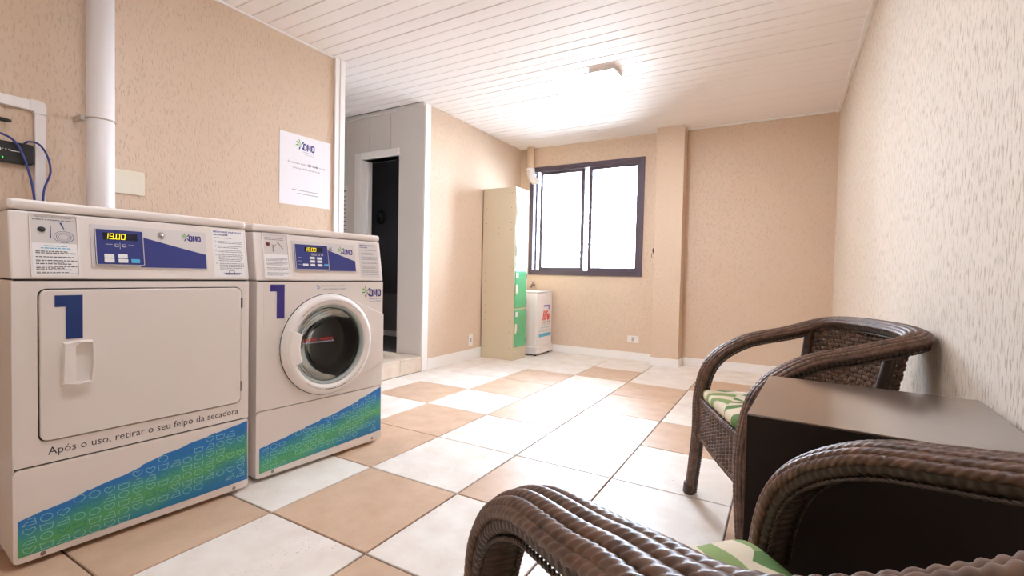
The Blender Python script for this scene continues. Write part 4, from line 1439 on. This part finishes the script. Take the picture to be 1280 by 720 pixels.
def rope_parts(i0, i1):
    """twisted ropes over the outside of the rail and its dark wrapped core, samples i0..i1"""
    ropes, core = MB(), MB()
    phis = [math.radians(a) for a in (-84, -56, -28, 0, 28, 56, 84)]
    A_, B_ = 0.031, 0.017
    for pi_, ph in enumerate(phis):
        base = len(ropes.v)
        seg = 16
        cnt = 0
        for i in range(i0, i1 + 1):
            Tn, Bn, Nn = FR[i]
            w = wscale(RIM[i].z)
            c = RIM[i] + Bn * (A_ * w * math.sin(ph)) + Nn * (B_ * math.cos(ph) - 0.006)
            tw = 2 * PI * i * STEP / 0.056 + pi_ * 1.1
            r0_ = 0.0076 * (0.72 + 0.28 * w)
            for k in range(seg):
                th = 2 * PI * k / seg
                rad = r0_ * (0.78 + 0.30 * abs(math.sin(2.0 * (th - tw))))
                ropes.v.append(tuple(c + rad * (math.cos(th) * Bn + math.sin(th) * Nn)))
            cnt += 1
        for i in range(cnt - 1):
            for k in range(seg):
                l = (k + 1) % seg
                ropes.f.append((base + i * seg + k, base + i * seg + l, base + (i + 1) * seg + l, base + (i + 1) * seg + k))
        ropes.f.append(tuple(base + k for k in range(seg)))
        ropes.f.append(tuple(base + (cnt - 1) * seg + k for k in range(seg)))
    # core: D-shaped, ribbed by its wrapping
    base = len(core.v)
    prof = [(-0.031, 0.002), (-0.020, 0.008), (0.0, 0.010), (0.020, 0.008), (0.031, 0.002), (0.031, -0.016), (0.024, -0.024), (0.0, -0.026), (-0.024, -0.024), (-0.031, -0.016)]
    cnt = 0
    for i in range(i0, i1 + 1):
        Tn, Bn, Nn = FR[i]
        w = wscale(RIM[i].z)
        rib = 1.0 + 0.022 * (1 if (i // 3) % 2 else -1)
        for a, b in prof:
            core.v.append(tuple(RIM[i] + Bn * (a * w * rib) + Nn * (b * rib - 0.004)))
        cnt += 1
    n = len(prof)
    for i in range(cnt - 1):
        for k in range(n):
            l = (k + 1) % n
            core.f.append((base + i * n + k, base + i * n + l, base + (i + 1) * n + l, base + (i + 1) * n + k))
    core.f.append(tuple(base + k for k in range(n)))
    core.f.append(tuple(base + (cnt - 1) * n + k for k in range(n)))
    return ropes, core


def weave(surf, nstake, nrow, thick=0.0046, amp=0.0042, per=5, u0=0.0, u1=1.0, wide=0.0062, aligned=False):
    """basket weave on surf(u,v)->(pos, normal, vdir): horizontal strands over upright stakes"""
    mb = MB()
    for r_ in range(nrow):
        v = (r_ + 0.5) / nrow
        base = len(mb.v)
        cnt = nstake * per + 1
        for k in range(cnt):
            u = k / (cnt - 1)
            p, nrm, vd = surf(u, v)
            off = amp * (-math.cos(2 * PI * u * nstake) if aligned else math.cos(PI * (u * nstake + r_)))
            c = p + nrm * off
            for (a, b) in ((1, 0), (0.45, 0.9), (-0.45, 0.9), (-1, 0), (-0.45, -0.9), (0.45, -0.9)):
                mb.v.append(tuple(c + vd * (wide * a) + nrm * (thick * b)))
        for k in range(cnt - 1):
            for q in range(6):
                l = (q + 1) % 6
                mb.f.append((base + k * 6 + q, base + k * 6 + l, base + (k + 1) * 6 + l, base + (k + 1) * 6 + q))
    for s in range(nstake + 1):
        u = min(1.0, max(0.0, s / nstake))
        pts = [surf(u, v / 8)[0] for v in range(9)]
        mb.tube(pts, 0.0035, 5)
    return mb


def braid(pts, r, twist=0.03):
    """twisted two-strand edging"""
    mb = MB()
    P = [Vector(p) for p in pts]
    n = len(P)
    for s in (0, 1):
        path = []
        d = 0.0
        for i, p in enumerate(P):
            if i:
                d += (p - P[i - 1]).length
            Tn = (P[min(n - 1, i + 1)] - P[max(0, i - 1)]).normalized()
            N = Tn.cross(Vector((0.31, 0.2, 0.93))).normalized()
            Bn = Tn.cross(N)
            a = 2 * PI * d / twist + s * PI
            path.append(p + r * 0.55 * (math.cos(a) * N + math.sin(a) * Bn))
        mb.tube(path, r * 0.62, 6)
    return mb


def lerp_pts(a, b, n):
    a, b = Vector(a), Vector(b)
    return [a.lerp(b, k / n) for k in range(n + 1)]


def armchair(name, label, loc, rz):
    ch = thing(name, label, 'chair', (loc[0], loc[1], 0), rz, 'wicker armchairs')
    i_leg = next(i for i in range(NR) if RIM[i].z > 0.43)
    ropes, core = rope_parts(i_leg, NR - 1 - i_leg)
    ar = obj('arm_rail', ropes, M_WICKER, ch, smooth=True)
    obj('rail_wrap', core, M_WRAP, ar, smooth=True)
    edge = []
    for sgn in (-1, 1):
        pts = []
        for i in range(i_leg, NR - i_leg, 2):
            Tn, Bn, Nn = FR[i]
            w = wscale(RIM[i].z)
            pts.append(RIM[i] + Bn * (0.027 * w * sgn) - Nn * 0.030)
        obj('stitched_edge', braid(pts, 0.0032, 0.018), M_WRAP, ar, smooth=True)
    i_foot = next(i for i in range(NR) if RIM[i].z > 0.012)
    for a, b, sgn in ((i_foot, i_leg, 1), (NR - 1 - i_leg, NR - 1 - i_foot, -1)):
        ropes, core = rope_parts(a, b)
        lg = obj('leg', ropes, M_WICKER, ch, smooth=True)
        obj('leg_wrap', core, M_WRAP, lg, smooth=True)
        f0 = RIM[0] if sgn == 1 else RIM[NR - 1]
        f1 = RIM[20] if sgn == 1 else RIM[NR - 21]
        obj('foot_cap', MB().tube([f0 + Vector((0, 0, 0.0)), f0.lerp(f1, 0.15), f0.lerp(f1, 0.9), f1], lambda t: 0.020 if t < 0.1 else 0.0255, 14), M_WRAP, lg, smooth=True)
    # rear legs
    for sgn in (1, -1):
        p = catmull([(-0.265, 0.235 * sgn, 0.0), (-0.235, 0.215 * sgn, 0.2), (-0.17, 0.205 * sgn, 0.42)], 0.01)
        lg = obj('leg', MB().tube(p, 0.0165, 12), M_WRAP, ch, smooth=True)
        obj('foot_cap', MB().tube([p[0], p[3]], 0.0205, 12), M_WRAP, lg, smooth=True)
    # backrest: woven shell between the rail and the seat
    tops = [(-0.165, 0.246, 0.728), (-0.215, 0.226, 0.740), (-0.252, 0.150, 0.747), (-0.265, 0.0, 0.750)]
    bots = [(-0.085, 0.215, 0.415), (-0.150, 0.180, 0.410), (-0.190, 0.100, 0.406), (-0.200, 0.0, 0.405)]
    mir = lambda L: L + [(x, -y, z) for x, y, z in L[-2::-1]]
    TC, BC = catmull(mir(tops), 0.004), catmull(mir(bots), 0.004)

    def at(curve, u):
        f = u * (len(curve) - 1)
        i = min(int(f), len(curve) - 2)
        return curve[i].lerp(curve[i + 1], f - i)

    def back_surf(u, v):
        p = at(BC, u).lerp(at(TC, u), v)
        p = p + Vector((-0.012 * math.sin(PI * v), 0, 0))
        vd = (at(TC, u) - at(BC, u)).normalized()
        ud = (at(TC, min(1, u + .01)) - at(TC, max(0, u - .01))).normalized()
        return p, ud.cross(vd).normalized(), vd
    obj('backrest', weave(back_surf, 26, 22, per=7, wide=0.0078, thick=0.0044, amp=0.0062), M_WICKER, ch, smooth=True)
    for u in (0.0, 1.0):
        pts = [back_surf(u, v / 12)[0] for v in range(13)]
        mb = MB().tube(pts, 0.0165, 10)
        obj('back_post', mb, M_WRAP, ch, smooth=True)
    # seat deck and aprons
    fx, fy, bxx, by = 0.225, 0.235, -0.165, 0.19

    def seat_surf(u, v):
        x = fx + (bxx - fx) * v
        y = (fy + (by - fy) * v) * (1 - 2 * u)
        return Vector((x, y, 0.430 - 0.006 * math.sin(PI * u) * math.sin(PI * v))), Vector((0, 0, 1)), Vector((-1, 0, 0))
    obj('seat', weave(seat_surf, 20, 22, per=4, wide=0.0085), M_WICKER, ch, smooth=True)

    def apron_surf(u, v):
        y = 0.238 * (1 - 2 * u)
        return Vector((0.242 + 0.006 * math.sin(PI * u), y, 0.292 + v * 0.135)), Vector((1, 0, 0)), Vector((0, 0, 1))
    af = obj('front_apron', weave(apron_surf, 15, 11, per=10, wide=0.0058, thick=0.0045, amp=0.0048, aligned=True), M_WICKER, ch, smooth=True)
    obj('apron_edge', braid([apron_surf(k / 120, -0.05)[0] for k in range(121)], 0.010, 0.034), M_WICKER, af, smooth=True)
    obj('apron_edge', braid([apron_surf(k / 120, 1.03)[0] for k in range(121)], 0.009, 0.034), M_WICKER, af, smooth=True)
    for sgn in (1, -1):
        def side_surf(u, v):
            return Vector((0.225 - 0.385 * u, sgn * (0.242 - 0.04 * u), 0.325 + v * 0.10)), Vector((0, sgn, 0)), Vector((0, 0, 1))
        sd = obj('side_apron', weave(side_surf, 12, 8, per=10, wide=0.0058, amp=0.0048, aligned=True), M_WICKER, ch, smooth=True)
        obj('apron_edge', braid([side_surf(k / 90, -0.05)[0] for k in range(91)], 0.010, 0.034), M_WICKER, sd, smooth=True)
    return ch


far = armchair('wicker_armchair', 'dark brown wicker armchair beyond the side table, its back close to the right wall', (1.691, 0.828), 3.536)
near = copy_tree(far)
near.location = (1.659, -0.503, 0)
near.rotation_euler = (0, 0, 2.428)
near['label'] = 'dark brown wicker armchair in the foreground, cut off by the bottom of the picture'


def cushion_mesh():
    mb = MB()
    n = 20
    # squarish pad, wider at the front
    def lay(z, s):
        ring = []
        for k in range(64):
            a = 2 * PI * k / 64
            c, d = math.cos(a), math.sin(a)
            e = 0.15
            x = math.copysign(abs(c) ** e, c)
            y = math.copysign(abs(d) ** e, d)
            x, y = x * 0.5, y * 0.5
            hw = 0.150 + 0.065 * (x + 0.5)
            ring.append((0.0425 + x * 0.415 * s, y * 2 * hw * s, z))
        return ring
    layers = [lay(0.0, 0.93), lay(0.005, 0.985), lay(0.018, 1.0), lay(0.031, 0.99), lay(0.038, 0.955), lay(0.041, 0.75), lay(0.042, 0.45), lay(0.042, 0.15)]
    vs_ = [p for L in layers for p in L]
    fs = []
    for i in range(len(layers) - 1):
        for k in range(64):
            l = (k + 1) % 64
            fs.append((i * 64 + k, i * 64 + l, (i + 1) * 64 + l, (i + 1) * 64 + k))
    fs.append(tuple(range(64)))
    fs.append(tuple(range(7 * 64, 8 * 64)))
    mb.add(vs_, fs)
    return mb


cu = obj('seat_cushion', cushion_mesh(), M_CUSHION, smooth=True, loc=(far.location.x, far.location.y, 0.4415), rz=3.536)
tag(cu, 'green palm-leaf print cushion on the armchair beyond the side table', 'cushion', 'seat cushions')
c2 = cu.copy()
COL.objects.link(c2)
c2.location = (near.location.x, near.location.y, 0.4415)
c2.rotation_euler = (0, 0, 2.428)
c2['label'] = 'green palm-leaf print cushion on the foreground armchair at the bottom edge'

for o in bpy.data.objects:
    if o.parent and o.name.split('.')[0] in ('small_print', 'icon_print', 'panel_marks', 'picture_lines', 'blue_print', 'white_mark', 'basin_drawing', 'wave_symbol', 'lettering'):
        o['kind'] = 'stuff'
